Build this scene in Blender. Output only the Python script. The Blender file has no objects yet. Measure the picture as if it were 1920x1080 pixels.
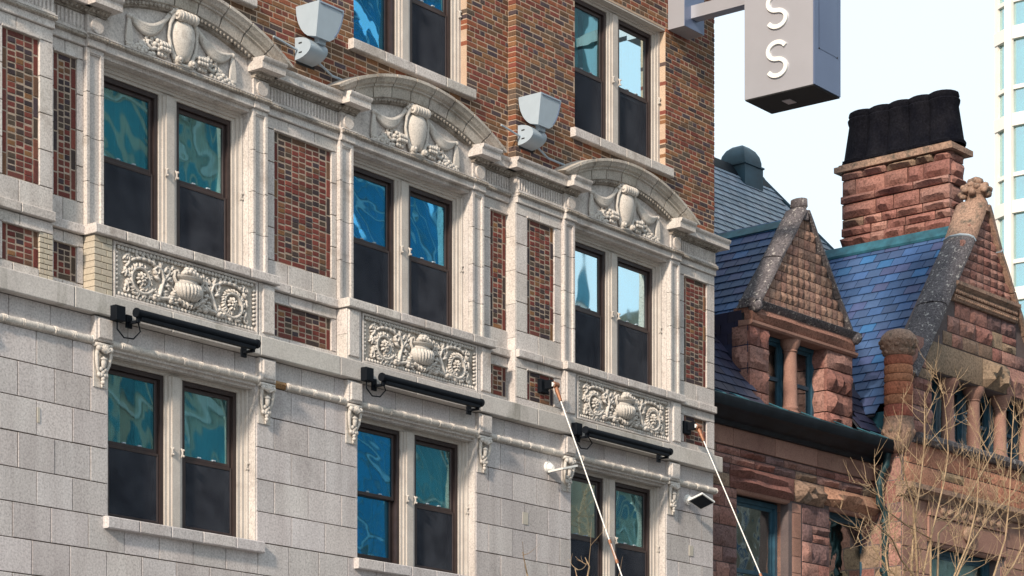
import bpy, math, random
from mathutils import Vector, Matrix, noise
random.seed(7)
S = bpy.context.scene
COL = S.collection
# ------------------------------------------------------------------ camera, sky, sun
F_PX = 4533.0; V0 = 1675.0; CU = 960.0
TH = math.atan((4441-960)/F_PX); D = 19.2; CH = 1.6
CT, ST = math.cos(TH), math.sin(TH)
cam_d = bpy.data.cameras.new('camera'); cam = bpy.data.objects.new('camera', cam_d); COL.objects.link(cam)
cam_d.sensor_width = 36.0; cam_d.lens = F_PX/1920*36.0
cam_d.shift_y = (V0-540)/1920.0
cam_d.clip_end = 3000; cam_d.clip_start = 0.2
cam.location = (0, -D, CH)
cam.rotation_euler = (math.radians(90), 0, TH-math.radians(90))
S.camera = cam
S.render.engine = 'CYCLES'
S.view_settings.view_transform = 'Standard'; S.view_settings.look = 'None'
S.view_settings.exposure = 0.06; S.view_settings.gamma = 1.0

SUN_TO = Vector((-0.86, -0.23, 0.46)).normalized()       # direction towards the sun
W = bpy.data.worlds.new('World'); S.world = W; W.use_nodes = True
nt = W.node_tree; nt.nodes.clear()
wo = nt.nodes.new('ShaderNodeOutputWorld'); bg = nt.nodes.new('ShaderNodeBackground')
sky = nt.nodes.new('ShaderNodeTexSky'); sky.sky_type = 'NISHITA'; sky.sun_disc = False
sky.sun_elevation = math.asin(SUN_TO.z); sky.sun_rotation = math.atan2(SUN_TO.x, SUN_TO.y)
sky.air_density = 1.0; sky.dust_density = 1.5; sky.ozone_density = 1.5
mx = nt.nodes.new('ShaderNodeMix'); mx.data_type = 'RGBA'
mx.inputs[0].default_value = 0.80                         # thin bright cloud veil over the whole sky
mx.inputs[7].default_value = (8.9, 10.2, 10.9, 1)
nt.links.new(sky.outputs[0], mx.inputs[6]); nt.links.new(mx.outputs[2], bg.inputs[0])
bg.inputs[1].default_value = 0.12
nt.links.new(bg.outputs[0], wo.inputs[0])
sl = bpy.data.lights.new('sun', 'SUN'); sun = bpy.data.objects.new('sun', sl); COL.objects.link(sun)
sl.energy = 4.8; sl.angle = math.radians(4.0); sl.color = (1.0, 0.85, 0.68)
sun.rotation_euler = SUN_TO.to_track_quat('Z', 'Y').to_euler(); sun.location = (0, -30, 40)

# ------------------------------------------------------------------ pixel -> plane helpers (photo pixels, 1920 wide)
def ray(u, v=V0):
    k = u-CU
    return Vector((F_PX*CT+k*ST, F_PX*ST-k*CT, V0-v))
CAM = Vector((0, -D, CH))
def on_y(u, v, y):
    d = ray(u, v); return CAM+d*((y+D)/d.y)
def on_x(u, v, x):
    d = ray(u, v); return CAM+d*(x/d.x)
def X(u, y=0.0): return on_y(u, V0, y).x
def Z(u, v, y=0.0): return on_y(u, v, y).z
def proj(p):
    xr = p[0]*ST-(p[1]+D)*CT; zf = p[0]*CT+(p[1]+D)*ST
    return CU+F_PX*xr/zf, V0-F_PX*(p[2]-CH)/zf, zf

# ------------------------------------------------------------------ materials
def nodes(name):
    m = bpy.data.materials.new(name); m.use_nodes = True
    t = m.node_tree; b = t.nodes['Principled BSDF']; return m, t, b
def vary(t, col_socket):
    """multiply a colour by the piece's own colour (face attribute and object colour)"""
    at = t.nodes.new('ShaderNodeAttribute'); at.attribute_name = 'Col'
    oi = t.nodes.new('ShaderNodeObjectInfo')
    a = t.nodes.new('ShaderNodeMix'); a.data_type = 'RGBA'; a.blend_type = 'MULTIPLY'; a.inputs[0].default_value = 1
    b = t.nodes.new('ShaderNodeMix'); b.data_type = 'RGBA'; b.blend_type = 'MULTIPLY'; b.inputs[0].default_value = 1
    t.links.new(col_socket, a.inputs[6]); t.links.new(at.outputs['Color'], a.inputs[7])
    t.links.new(a.outputs[2], b.inputs[6]); t.links.new(oi.outputs['Color'], b.inputs[7])
    return b.outputs[2]
def noise_node(t, scale, detail=4, rough=0.6):
    g = t.nodes.new('ShaderNodeNewGeometry'); n = t.nodes.new('ShaderNodeTexNoise')
    n.inputs['Scale'].default_value = scale; n.inputs['Detail'].default_value = detail; n.inputs['Roughness'].default_value = rough
    t.links.new(g.outputs['Position'], n.inputs['Vector']); return n
def ramp(t, sock, stops):
    r = t.nodes.new('ShaderNodeValToRGB'); e = r.color_ramp.elements
    e[0].position, e[0].color = stops[0][0], (*stops[0][1], 1); e[1].position, e[1].color = stops[-1][0], (*stops[-1][1], 1)
    for p, c in stops[1:-1]:
        k = e.new(p); k.color = (*c, 1)
    t.links.new(sock, r.inputs[0]); return r.outputs[0]
def mixc(t, fac, a, b, mode='MIX'):
    m = t.nodes.new('ShaderNodeMix'); m.data_type = 'RGBA'; m.blend_type = mode
    for s, i in ((fac, 0), (a, 6), (b, 7)):
        if isinstance(s, (int, float)): m.inputs[i].default_value = s
        elif isinstance(s, tuple): m.inputs[i].default_value = (*s, 1)
        else: t.links.new(s, m.inputs[i])
    return m.outputs[2]
def stone(name, c1, c2, big=1.3, speck=55, spa=(0.62, 1.25), rough=0.85, bump=0.25, dist=0.01, stain=None, lichen=None, streak=None):
    m, t, b = nodes(name)
    n1 = noise_node(t, big, 5); base = ramp(t, n1.outputs[0], [(0.3, c1), (0.7, c2)])
    n2 = noise_node(t, speck, 3, 0.7)
    sp = ramp(t, n2.outputs[0], [(0.33, (spa[0],)*3), (0.5, (1, 1, 1)), (0.68, (spa[1],)*3)])
    c = mixc(t, 1.0, base, sp, 'MULTIPLY')
    if stain:                                             # weather streaks and patches with a shape of their own
        ns = noise_node(t, stain[1], 5, 0.7)
        fs = ramp(t, ns.outputs[0], [(stain[2], (0, 0, 0)), (stain[3], (1, 1, 1))])
        c = mixc(t, fs, c, stain[0])
    if streak:                                            # rain streaks, drawn out downwards
        g = t.nodes.new('ShaderNodeNewGeometry'); mp = t.nodes.new('ShaderNodeMapping'); mp.inputs['Scale'].default_value = (4.5, 4.5, .45)
        n3 = t.nodes.new('ShaderNodeTexNoise'); n3.inputs['Scale'].default_value = 1.0; n3.inputs['Detail'].default_value = 5; n3.inputs['Roughness'].default_value = .65
        t.links.new(g.outputs['Position'], mp.inputs[0]); t.links.new(mp.outputs[0], n3.inputs['Vector'])
        c = mixc(t, 1.0, c, ramp(t, n3.outputs[0], [(.40, (1, 1, 1)), (.68, (streak, streak*.98, streak*.98))]), 'MULTIPLY')
    if lichen:
        ns = noise_node(t, lichen[1], 6, 0.75)
        fs = ramp(t, ns.outputs[0], [(lichen[2], (0, 0, 0)), (lichen[3], (1, 1, 1))])
        c = mixc(t, fs, c, lichen[0])
    t.links.new(vary(t, c), b.inputs['Base Color'])
    b.inputs['Roughness'].default_value = rough; b.inputs['Specular IOR Level'].default_value = 0.25
    if bump:
        bn = t.nodes.new('ShaderNodeBump'); bn.inputs['Strength'].default_value = bump; bn.inputs['Distance'].default_value = dist
        t.links.new(n2.outputs[0], bn.inputs['Height']); t.links.new(bn.outputs[0], b.inputs['Normal'])
    return m
def plain(name, c, rough=0.5, metal=0.0, spec=0.4, var=0.12, scale=8, bump=0.0):
    m, t, b = nodes(name)
    n = noise_node(t, scale, 4)
    lo = tuple(x*(1-var) for x in c); hi = tuple(min(1, x*(1+var)) for x in c)
    t.links.new(vary(t, ramp(t, n.outputs[0], [(0.3, lo), (0.7, hi)])), b.inputs['Base Color'])
    b.inputs['Roughness'].default_value = rough; b.inputs['Metallic'].default_value = metal; b.inputs['Specular IOR Level'].default_value = spec
    if bump:
        bn = t.nodes.new('ShaderNodeBump'); bn.inputs['Strength'].default_value = bump; bn.inputs['Distance'].default_value = 0.01
        t.links.new(n.outputs[0], bn.inputs['Height']); t.links.new(bn.outputs[0], b.inputs['Normal'])
    return m
def glass(name, refl=(0.55, 0.85, 1.0), fac=0.55, trans=(0.45, 0.7, 0.75), wave=1.0, scale=1.4, amp=0.03):
    m = bpy.data.materials.new(name); m.use_nodes = True; t = m.node_tree; t.nodes.clear()
    o = t.nodes.new('ShaderNodeOutputMaterial'); mxs = t.nodes.new('ShaderNodeMixShader')
    g = t.nodes.new('ShaderNodeBsdfGlossy'); tr = t.nodes.new('ShaderNodeBsdfTransparent')
    g.inputs['Color'].default_value = (*refl, 1); g.inputs['Roughness'].default_value = 0.03; tr.inputs[0].default_value = (*trans, 1)
    n = noise_node(t, scale, 2.4, 0.42); n.inputs['Distortion'].default_value = 0.35
    bn = t.nodes.new('ShaderNodeBump'); bn.inputs['Strength'].default_value = wave; bn.inputs['Distance'].default_value = amp
    t.links.new(n.outputs[0], bn.inputs['Height']); t.links.new(bn.outputs[0], g.inputs['Normal'])
    mxs.inputs[0].default_value = fac
    t.links.new(tr.outputs[0], mxs.inputs[1]); t.links.new(g.outputs[0], mxs.inputs[2]); t.links.new(mxs.outputs[0], o.inputs[0])
    return m
def screen_mat():
    m = bpy.data.materials.new('insect_screen'); m.use_nodes = True; t = m.node_tree; t.nodes.clear()
    o = t.nodes.new('ShaderNodeOutputMaterial'); mxs = t.nodes.new('ShaderNodeMixShader')
    d = t.nodes.new('ShaderNodeBsdfDiffuse'); tr = t.nodes.new('ShaderNodeBsdfTransparent')
    n = noise_node(t, 3.0, 3); c = ramp(t, n.outputs[0], [(0.3, (0.030, 0.033, 0.043)), (0.7, (0.058, 0.064, 0.080))])
    t.links.new(c, d.inputs[0]); mxs.inputs[0].default_value = 0.78
    t.links.new(tr.outputs[0], mxs.inputs[1]); t.links.new(d.outputs[0], mxs.inputs[2]); t.links.new(mxs.outputs[0], o.inputs[0])
    return m

M = {}
M['ash'] = stone('speckled_ashlar', (0.475, 0.442, 0.442), (0.565, 0.530, 0.528), 0.9, 42, (0.70, 1.18), bump=0.3, streak=.84, stain=((0.28, 0.255, 0.25), 0.8, 0.56, 0.85))
M['tc'] = stone('cream_terracotta', (0.52, 0.480, 0.457), (0.64, 0.598, 0.572), 2.0, 46, (0.68, 1.18), bump=0.25, streak=.82, stain=((0.27, 0.23, 0.20), 1.9, 0.56, 0.80))
M['tcr'] = stone('carved_terracotta', (0.50, 0.465, 0.43), (0.62, 0.58, 0.545), 3.0, 60, (0.75, 1.15), bump=0.25, stain=((0.22, 0.18, 0.15), 6.0, 0.56, 0.82))
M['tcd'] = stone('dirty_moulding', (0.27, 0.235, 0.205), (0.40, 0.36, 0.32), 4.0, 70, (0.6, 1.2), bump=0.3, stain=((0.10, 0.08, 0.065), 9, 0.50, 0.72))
M['tca'] = stone('weathered_arch_shaded_panel', (0.40, 0.355, 0.31), (0.55, 0.505, 0.46), 2.6, 50, (0.66, 1.18), bump=0.28, stain=((0.17, 0.14, 0.12), 3.2, 0.52, 0.80))
M['belt'] = stone('weathered_belt_stone', (0.44, 0.41, 0.39), (0.54, 0.51, 0.485), 1.5, 60, (0.8, 1.14), bump=0.2, stain=((0.13, 0.125, 0.085), 1.1, 0.60, 0.84))
def belt_streaks():
    m = M['belt']; t = m.node_tree; b = t.nodes['Principled BSDF']; l = b.inputs['Base Color'].links[0]; src = l.from_socket
    g = t.nodes.new('ShaderNodeNewGeometry'); mp = t.nodes.new('ShaderNodeMapping'); mp.inputs['Scale'].default_value = (1.5, 0, .35)
    n = t.nodes.new('ShaderNodeTexNoise'); n.inputs['Scale'].default_value = 1.0; n.inputs['Detail'].default_value = 6; n.inputs['Roughness'].default_value = .62
    t.links.new(g.outputs['Position'], mp.inputs[0]); t.links.new(mp.outputs[0], n.inputs['Vector'])
    f = ramp(t, n.outputs[0], [(.56, (0, 0, 0)), (.72, (.8, .8, .8))])
    t.links.new(mixc(t, f, src, (.085, .085, .055)), b.inputs['Base Color'])
belt_streaks()
M['rust'] = stone('broken_fireclay', (0.26, 0.14, 0.065), (0.36, 0.22, 0.11), 12, 60, (.6, 1.3), bump=.5)
M['patch'] = plain('pale_patch', (0.46, 0.425, 0.37), 0.8, var=.1)
M['yb'] = stone('buff_glazed_brick', (0.43, 0.375, 0.30), (0.50, 0.445, 0.365), 3, 40, (0.85, 1.1), rough=0.6, bump=0.1)
M['brick'] = stone('brick', (0.85, 0.85, 0.85), (1.0, 1.0, 1.0), 9, 70, (0.62, 1.25), bump=0.4)
M['mortar'] = stone('tan_mortar', (0.44, 0.32, 0.24), (0.54, 0.41, 0.31), 3, 80, (0.75, 1.2), bump=0.3)
M['mortar_panel'] = stone('grey_tan_mortar', (0.31, 0.24, 0.19), (0.41, 0.33, 0.27), 3, 80, (0.75, 1.2), bump=0.3)
M['mortar_dark'] = stone('grey_mortar', (0.085, 0.065, 0.052), (0.13, 0.10, 0.08), 3, 80, (0.75, 1.2))
M['frame'] = plain('dark_brown_sash_paint', (0.040, 0.027, 0.027), 0.45, var=0.2)
M['jamb'] = stone('painted_jamb', (0.46, 0.42, 0.39), (0.54, 0.50, 0.465), 5, 90, (0.82, 1.1), rough=0.7, bump=0.15, stain=((0.25, 0.21, 0.19), 9, 0.62, 0.85))
M['glass_teal'] = glass('teal_window_glass', (0.40, 0.66, 0.70), 0.36, (0.50, 0.80, 0.84), 1.0, 0.6, 0.075)
M['glass_blue'] = glass('blue_window_glass', (0.16, 0.60, 0.90), 0.55, (0.35, 0.75, 0.95), 1.0, 0.75, 0.075)
M['glass_sky'] = glass('bright_window_glass', (0.70, 0.92, 0.98), 0.76, (0.4, 0.8, 0.9), 1.0, 0.4, 0.07)
M['glass_dark'] = glass('old_window_glass', (0.45, 0.52, 0.56), 0.45, (0.5, 0.6, 0.62), 1.0, 1.3, 0.05)
M['glass_clear'] = glass('clear_window_glass', (0.5, 0.6, 0.62), 0.14, (0.78, 0.88, 0.88), 1.0, 1.0, 0.03)
M['screen'] = screen_mat()
M['room'] = plain('dim_room', (0.05, 0.05, 0.055), 0.9)
M['curtain'] = plain('white_curtain', (0.80, 0.82, 0.82), 0.9, var=0.1, scale=3)
M['floodlight'] = plain('silver_grey_paint', (0.36, 0.43, 0.50), 0.42, 0.0, 0.5, 0.04)
M['slot'] = plain('dark_gap', (0.02, 0.02, 0.022), 0.8)
M['black'] = plain('black_anodised_metal', (0.006, 0.008, 0.012), 0.62, 0.0, 0.1, 0.2)
M['white'] = plain('white_paint', (0.76, 0.75, 0.73), 0.4, var=0.04)
M['copper'] = plain('copper', (0.24, 0.10, 0.05), 0.5, 0.2, var=0.3, scale=30)
M['sign'] = plain('sign_silver_paint', (0.40, 0.405, 0.45), 0.36, 0.35, 0.5, 0.04, 1.5)
M['signfront'] = plain('sign_blue_grey_shade', (0.13, 0.17, 0.28), 0.4, 0.2, 0.5, 0.05, 1.5)  # blue sky shade of the front faces put into the colour; lens rims share it
M['brown'] = stone('red_sandstone', (0.80, 0.80, 0.80), (1.05, 1.0, 0.98), 2.4, 26, (0.55, 1.3), bump=0.7, dist=0.02, stain=((0.11, 0.075, 0.06), 3.1, 0.60, 0.85))
M['brown_smooth'] = stone('smooth_sandstone', (0.25, 0.135, 0.11), (0.34, 0.20, 0.16), 2.0, 60, (0.7, 1.2), bump=0.35, stain=((0.14, 0.08, 0.065), 2.2, 0.55, 0.85))
M['coping'] = stone('lichened_dark_coping', (0.085, 0.078, 0.088), (0.15, 0.135, 0.145), 3.0, 30, (0.5, 1.5), bump=0.7, dist=0.02, lichen=((0.50, 0.48, 0.46), 15, 0.575, 0.64))
M['copred'] = stone('lichened_red_stone', (0.25, 0.16, 0.125), (0.34, 0.225, 0.17), 3.0, 30, (0.6, 1.35), bump=0.6, dist=0.02, stain=((0.10, 0.085, 0.07), 5, 0.50, 0.68))
M['bmortar'] = stone('purple_grey_mortar', (0.10, 0.08, 0.085), (0.14, 0.11, 0.11), 3, 60, (0.8, 1.2))
M['slate'] = plain('blue_slate', (1, 1, 1), 0.55, 0.0, 0.28, 0.22, 7, 0.25)
M['under'] = plain('roof_underlay', (0.02, 0.022, 0.032), 0.8)
M['verdigris_dark'] = plain('dark_green_downspout', (0.010, 0.038, 0.048), 0.5, 0.2, 0.4, 0.6, 5)
M['verdigris'] = plain('blue_green_copper', (0.022, 0.10, 0.14), 0.55, 0.2, 0.4, 0.5, 4)
M['gutter'] = plain('dark_gutter_metal', (0.008, 0.012, 0.018), 0.55, 0.0, 0.15, 0.5, 3)
M['sash_blue'] = plain('blue_sash_paint', (0.03, 0.085, 0.13), 0.45, var=0.3, scale=5)
M['pot'] = stone('sooty_black_pots', (0.004, 0.0045, 0.008), (0.011, 0.011, 0.015), 3, 30, (0.6, 1.5), bump=0.5)
M['pot'].node_tree.nodes['Principled BSDF'].inputs['Specular IOR Level'].default_value = 0.04
M['dome'] = plain('weathered_copper_dome', (0.03, 0.07, 0.10), 0.5, 0.2, 0.4, 0.35, 3)
M['bark'] = stone('pale_bark', (0.27, 0.185, 0.115), (0.42, 0.31, 0.20), 6, 60, (0.7, 1.2), bump=0.2)
M['tower'] = plain('cream_tower_panel', (0.70, 0.66, 0.62), 0.6, var=0.05, scale=1)
M['towerg'] = glass('tower_glass', (0.78, 0.93, 0.95), 0.55, (0.6, 0.95, 0.93), 0.3, 0.5, 0.02)
M['tcurtain'] = plain('green_curtain', (0.16, 0.55, 0.50), 0.8, var=0.35, scale=1.5)
M['asphalt'] = plain('asphalt', (0.05, 0.05, 0.052), 0.9, var=0.2, scale=2)
M['pave'] = plain('concrete_paving', (0.30, 0.29, 0.28), 0.85, var=0.12, scale=1)
M['ground'] = plain('ground_soil', (0.13, 0.12, 0.10), 0.95, var=0.2, scale=.5)
M['paint'] = plain('road_paint', (0.75, 0.74, 0.70), 0.7, var=0.08)

# ------------------------------------------------------------------ mesh builder
WLOC = {}
class MB:
    def __init__(s): s.v = []; s.f = []; s.c = []
    def add(s, vs, fs, col=(1, 1, 1)):
        o = len(s.v); s.v += [Vector(p) for p in vs]
        s.f += [tuple(i+o for i in q) for q in fs]; s.c += [col]*len(fs); return s
    def box(s, x0, x1, y0, y1, z0, z1, ch=0.0, col=(1, 1, 1)):
        if ch <= 0:
            return s.add([(x0, y0, z0), (x1, y0, z0), (x1, y1, z0), (x0, y1, z0), (x0, y0, z1), (x1, y0, z1), (x1, y1, z1), (x0, y1, z1)],
                         [(0, 1, 5, 4), (1, 2, 6, 5), (2, 3, 7, 6), (3, 0, 4, 7), (4, 5, 6, 7), (3, 2, 1, 0)], col)
        c = ch                                            # chamfered front edges (front looks to -y)
        vs = [(x0+c, y0, z0+c), (x1-c, y0, z0+c), (x1-c, y0, z1-c), (x0+c, y0, z1-c),
              (x0, y0+c, z0), (x1, y0+c, z0), (x1, y0+c, z1), (x0, y0+c, z1),
              (x0, y1, z0), (x1, y1, z0), (x1, y1, z1), (x0, y1, z1)]
        fs = [(0, 1, 2, 3)]
        for i in range(4):
            j = (i+1) % 4
            fs += [(4+i, 4+j, j, i), (8+i, 8+j, 4+j, 4+i)]
        fs.append((11, 10, 9, 8))
        return s.add(vs, fs, col)
    def prism(s, prof, x0, x1, col=(1, 1, 1), caps=True):
        """profile [(y,z)...] (closed) pulled along x"""
        n = len(prof)
        vs = [(x0, y, z) for y, z in prof]+[(x1, y, z) for y, z in prof]
        fs = [(i, (i+1) % n, n+(i+1) % n, n+i) for i in range(n)]
        if caps: fs += [tuple(range(n-1, -1, -1)), tuple(range(n, 2*n))]
        return s.add(vs, fs, col)
    def tube(s, pts, rad, n=8, col=(1, 1, 1), caps=True, flat=(1, 1)):
        pts = [Vector(p) for p in pts]; k = len(pts)
        if not hasattr(rad, '__len__'): rad = [rad]*k
        rings = []; up = None
        for i in range(k):
            t = (pts[min(i+1, k-1)]-pts[max(i-1, 0)]); t = t.normalized() if t.length > 1e-9 else Vector((1, 0, 0))
            if up is None:
                up = Vector((0, 0, 1)) if abs(t.z) < 0.9 else Vector((0, 1, 0))
            up = (up-t*up.dot(t)); up = up.normalized() if up.length > 1e-6 else t.orthogonal().normalized()
            sd = t.cross(up)
            rings.append([pts[i]+(sd*math.cos(2*math.pi*j/n)*flat[0]+up*math.sin(2*math.pi*j/n)*flat[1])*rad[i] for j in range(n)])
        vs = [p for r in rings for p in r]; fs = []
        for i in range(k-1):
            for j in range(n):
                a, b = i*n+j, i*n+(j+1) % n
                fs.append((a, b, b+n, a+n))
        if caps: fs += [tuple(range(n-1, -1, -1)), tuple(range((k-1)*n, k*n))]
        return s.add(vs, fs, col)
    def ell(s, c, r, ang=0.0, seg=8, rings=5, col=(1, 1, 1), mat=None):
        """ellipsoid, r=(rx,ry,rz), turned by ang in the xz plane"""
        ca, sa = math.cos(ang), math.sin(ang); vs = []; fs = []
        for i in range(rings+1):
            ph = -math.pi/2+math.pi*i/rings
            for j in range(seg):
                a = 2*math.pi*j/seg
                x = r[0]*math.sin(ph); y = r[1]*math.cos(ph)*math.cos(a); z = r[2]*math.cos(ph)*math.sin(a)
                vs.append((c[0]+x*ca-z*sa, c[1]+y, c[2]+x*sa+z*ca))
        for i in range(rings):
            for j in range(seg):
                a, b = i*seg+j, i*seg+(j+1) % seg
                fs.append((a, a+seg, b+seg, b))
        return s.add(vs, fs, col)
    def lathe(s, prof, c=(0, 0, 0), n=16, col=(1, 1, 1), gad=0.0, sq=(1, 1)):
        """profile [(r,z)] turned about a vertical axis; gad makes lobes"""
        vs = []; fs = []; k = len(prof)
        for r, z in prof:
            for j in range(n):
                a = 2*math.pi*j/n; rr = r*(1+(gad if j % 2 else 0))
                vs.append((c[0]+rr*math.cos(a)*sq[0], c[1]+rr*math.sin(a)*sq[1], c[2]+z))
        for i in range(k-1):
            for j in range(n):
                a, b = i*n+j, i*n+(j+1) % n
                fs.append((a, b, b+n, a+n))
        fs += [tuple(range(n-1, -1, -1)), tuple(range((k-1)*n, k*n))]
        return s.add(vs, fs, col)
    def shift(s, d):
        d = Vector(d); s.v = [p+d for p in s.v]; return s
    def mesh(s, name, mat, centre=True, ang=38):
        c = Vector((0, 0, 0))
        if centre and s.v:
            lo = [min(p[i] for p in s.v) for i in range(3)]; hi = [max(p[i] for p in s.v) for i in range(3)]
            c = Vector([(a+b)/2 for a, b in zip(lo, hi)])
        me = bpy.data.meshes.new(name); me.from_pydata([p-c for p in s.v], [], s.f)
        at = me.attributes.new('Col', 'FLOAT_COLOR', 'FACE')
        at.data.foreach_set('color', [x for q in s.c for x in (*q, 1.0)])
        me.materials.append(M[mat]); me.validate(); me.update()
        me.polygons.foreach_set('use_smooth', [True]*len(me.polygons)); me.set_sharp_from_angle(angle=math.radians(ang))
        return me, c
    def build(s, name, mat, parent=None, kind=None, centre=True, ang=38):
        me, c = s.mesh(name, mat, centre, ang)
        return put(name, me, parent, c, kind=kind)
def put(name, me, parent=None, loc=(0, 0, 0), rot=None, color=None, kind=None):
    o = bpy.data.objects.new(name, me); COL.objects.link(o)
    loc = Vector(loc); WLOC[o.name] = loc.copy()
    if parent is not None:
        o.parent = parent; loc = loc-WLOC[parent.name]
    o.location = loc
    if rot is not None: o.rotation_euler = rot
    if color is not None: o.color = (*color, 1)
    if kind: o['kind'] = kind
    return o
def empty(name, loc, label=None, cat=None, group=None, rz=0.0, local=False):
    o = bpy.data.objects.new(name, None); COL.objects.link(o); o.location = loc; o.rotation_euler = (0, 0, rz)
    o.empty_display_size = 0.3
    WLOC[o.name] = Vector((0, 0, 0)) if local else Vector(loc)
    if label: o['label'] = label; o['category'] = cat
    if group: o['group'] = group
    return o
def one(name, mb, mat, parent, **k): return mb.build(name, mat, parent, **k)
def cells(x0, x1, z0, z1, ops):
    xs = sorted({x0, x1, *[v for o in ops for v in o[:2] if x0 < v < x1]}); zs = sorted({z0, z1, *[v for o in ops for v in o[2:] if z0 < v < z1]})
    for a, b in zip(xs, xs[1:]):
        run = None
        for c, d in zip(zs, zs[1:]):
            inside = any(o[0]-1e-6 <= a and b <= o[1]+1e-6 and o[2]-1e-6 <= c and d <= o[3]+1e-6 for o in ops)
            if not inside: run = (run[0], d) if run else (c, d)
            if (inside or d == zs[-1]) and run:
                yield a, b, run[0], run[1]; run = None
def rowspans(x0, x1, z0, z1, ops):
    sp = [(x0, x1)]
    for o in ops:
        if o[2] < z1-0.01 and o[3] > z0+0.01:
            n = []
            for a, b in sp:
                if o[1] <= a or o[0] >= b: n.append((a, b)); continue
                if o[0] > a: n.append((a, o[0]))
                if o[1] < b: n.append((o[1], b))
            sp = n
    return sp
def frame(mb, x0, x1, z0, z1, t, y0, y1, ch=0.0, tb=None):
    tb = t if tb is None else tb
    mb.box(x0, x0+t, y0, y1, z0, z1, ch); mb.box(x1-t, x1, y0, y1, z0, z1, ch)
    mb.box(x0+t, x1-t, y0, y1, z0, z0+tb, ch); mb.box(x0+t, x1-t, y0, y1, z1-t, z1, ch)
def tint(a=0.07):
    k = 1+random.uniform(-a, a); return (k*(1+random.uniform(-.012, .012)), k, k*(1+random.uniform(-.015, .015)))
_bc = {}
def blockmesh(name, w, h, d, ch, mat):
    key = (name, round(w, 3), round(h, 3), round(d, 3), mat)
    if key not in _bc:
        mb = MB(); mb.box(-w/2, w/2, 0, d, -h/2, h/2, ch)
        _bc[key] = mb.mesh(name, mat, centre=False)[0]
    return _bc[key]
def block(name, x0, x1, y0, d, z0, z1, mat, parent, gap=0.010, ch=0.004, ta=0.06, jit=0.0):
    w, h = x1-x0-gap, z1-z0-gap
    return put(name, blockmesh(name, w, h, d, ch, mat), parent, ((x0+x1)/2, y0+random.uniform(0, jit), (z0+z1)/2), color=tint(ta))
def run_blocks(name, x0, x1, y0, d, z0, z1, mat, parent, n=None, pitch=0.5, **k):
    n = n or max(1, round((x1-x0)/pitch)); xs = [x0+(x1-x0)*i/n for i in range(n+1)]
    for i in range(1, n): xs[i] += random.uniform(-.03, .03)
    for a, b in zip(xs, xs[1:]): block(name, a, b, y0, d, z0, z1, mat, parent, **k)
def col_blocks(name, x0, x1, y0, d, z0, z1, mat, parent, n=None, pitch=0.5, **k):
    n = n or max(1, round((z1-z0)/pitch))
    for i in range(n): block(name, x0, x1, y0, d, z0+(z1-z0)*i/n, z0+(z1-z0)*(i+1)/n, mat, parent, **k)

_rs = 0
def rockmesh(name, w, h, d, bulge, mat, pillow=False, cell=.085):
    global _rs
    _rs += 1; nx = max(2, min(7, round(w/cell))); nz = max(2, min(4, round(h/cell))); vs = []; fs = []
    off = Vector((_rs*1.7, _rs*.9, _rs*2.3))
    for j in range(nz+1):
        for i in range(nx+1):
            s, t = i/nx, j/nz; x = (s-.5)*w; z = (t-.5)*h; e = min(s, 1-s, 1)*2; g = min(t, 1-t)*2
            rim = 0 if (i in (0, nx) or j in (0, nz)) else 1
            if pillow: y = -bulge*((math.sin(math.pi*s)*math.sin(math.pi*t))**.45*(1+.35*noise.noise(off+Vector((x*7, z*7, 0))))) if rim else 0
            else: y = -bulge*rim*(.55+1.5*noise.noise(off+Vector((x*8, z*8, 0)))+.35*math.sin(math.pi*t))
            if rim: x += random.uniform(-.12, .12)*w/nx; z += random.uniform(-.12, .12)*h/nz
            vs.append((x, min(y, .004), z))
    ring = [i for i in range(nx+1)]+[(j+1)*(nx+1)-1 for j in range(1, nz+1)]+[nz*(nx+1)+i for i in range(nx-1, -1, -1)]+[j*(nx+1) for j in range(nz-1, 0, -1)]
    for j in range(nz):
        for i in range(nx):
            a = j*(nx+1)+i; fs.append((a, a+1, a+nx+2, a+nx+1))
    o = len(vs); k = len(ring)
    vs += [(vs[r][0], d, vs[r][2]) for r in ring]
    for i in range(k): fs.append((o+i, o+(i+1) % k, ring[(i+1) % k], ring[i]))
    mb = MB(); mb.add(vs, fs); return mb.mesh(name, mat, centre=False, ang=25)[0]
# ------------------------------------------------------------------ ground, street
def sheet(name, x0, x1, y0, y1, z, mat, th=0.0, kind='structure'):
    mb = MB()
    if th: mb.box(x0, x1, y0, y1, z-th, z)
    else: mb.add([(x0, y0, z), (x1, y0, z), (x1, y1, z), (x0, y1, z)], [(0, 1, 2, 3)])
    o = mb.build(name, mat); o['kind'] = kind; return o
sheet('ground', -900, 900, -900, 900, -0.16, 'ground')
sheet('road', -200, 300, -15.5, -5.5, -0.13, 'asphalt')
sheet('pavement', -200, 300, -5.5, 0.6, 0.0, 'pave', 0.15)
sheet('pavement', -200, 300, -24, -15.5, 0.0, 'pave', 0.15)
for i in range(12): sheet('road_marking', -20+i*9, -16+i*9, -10.58, -10.42, -0.126, 'paint')

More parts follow.
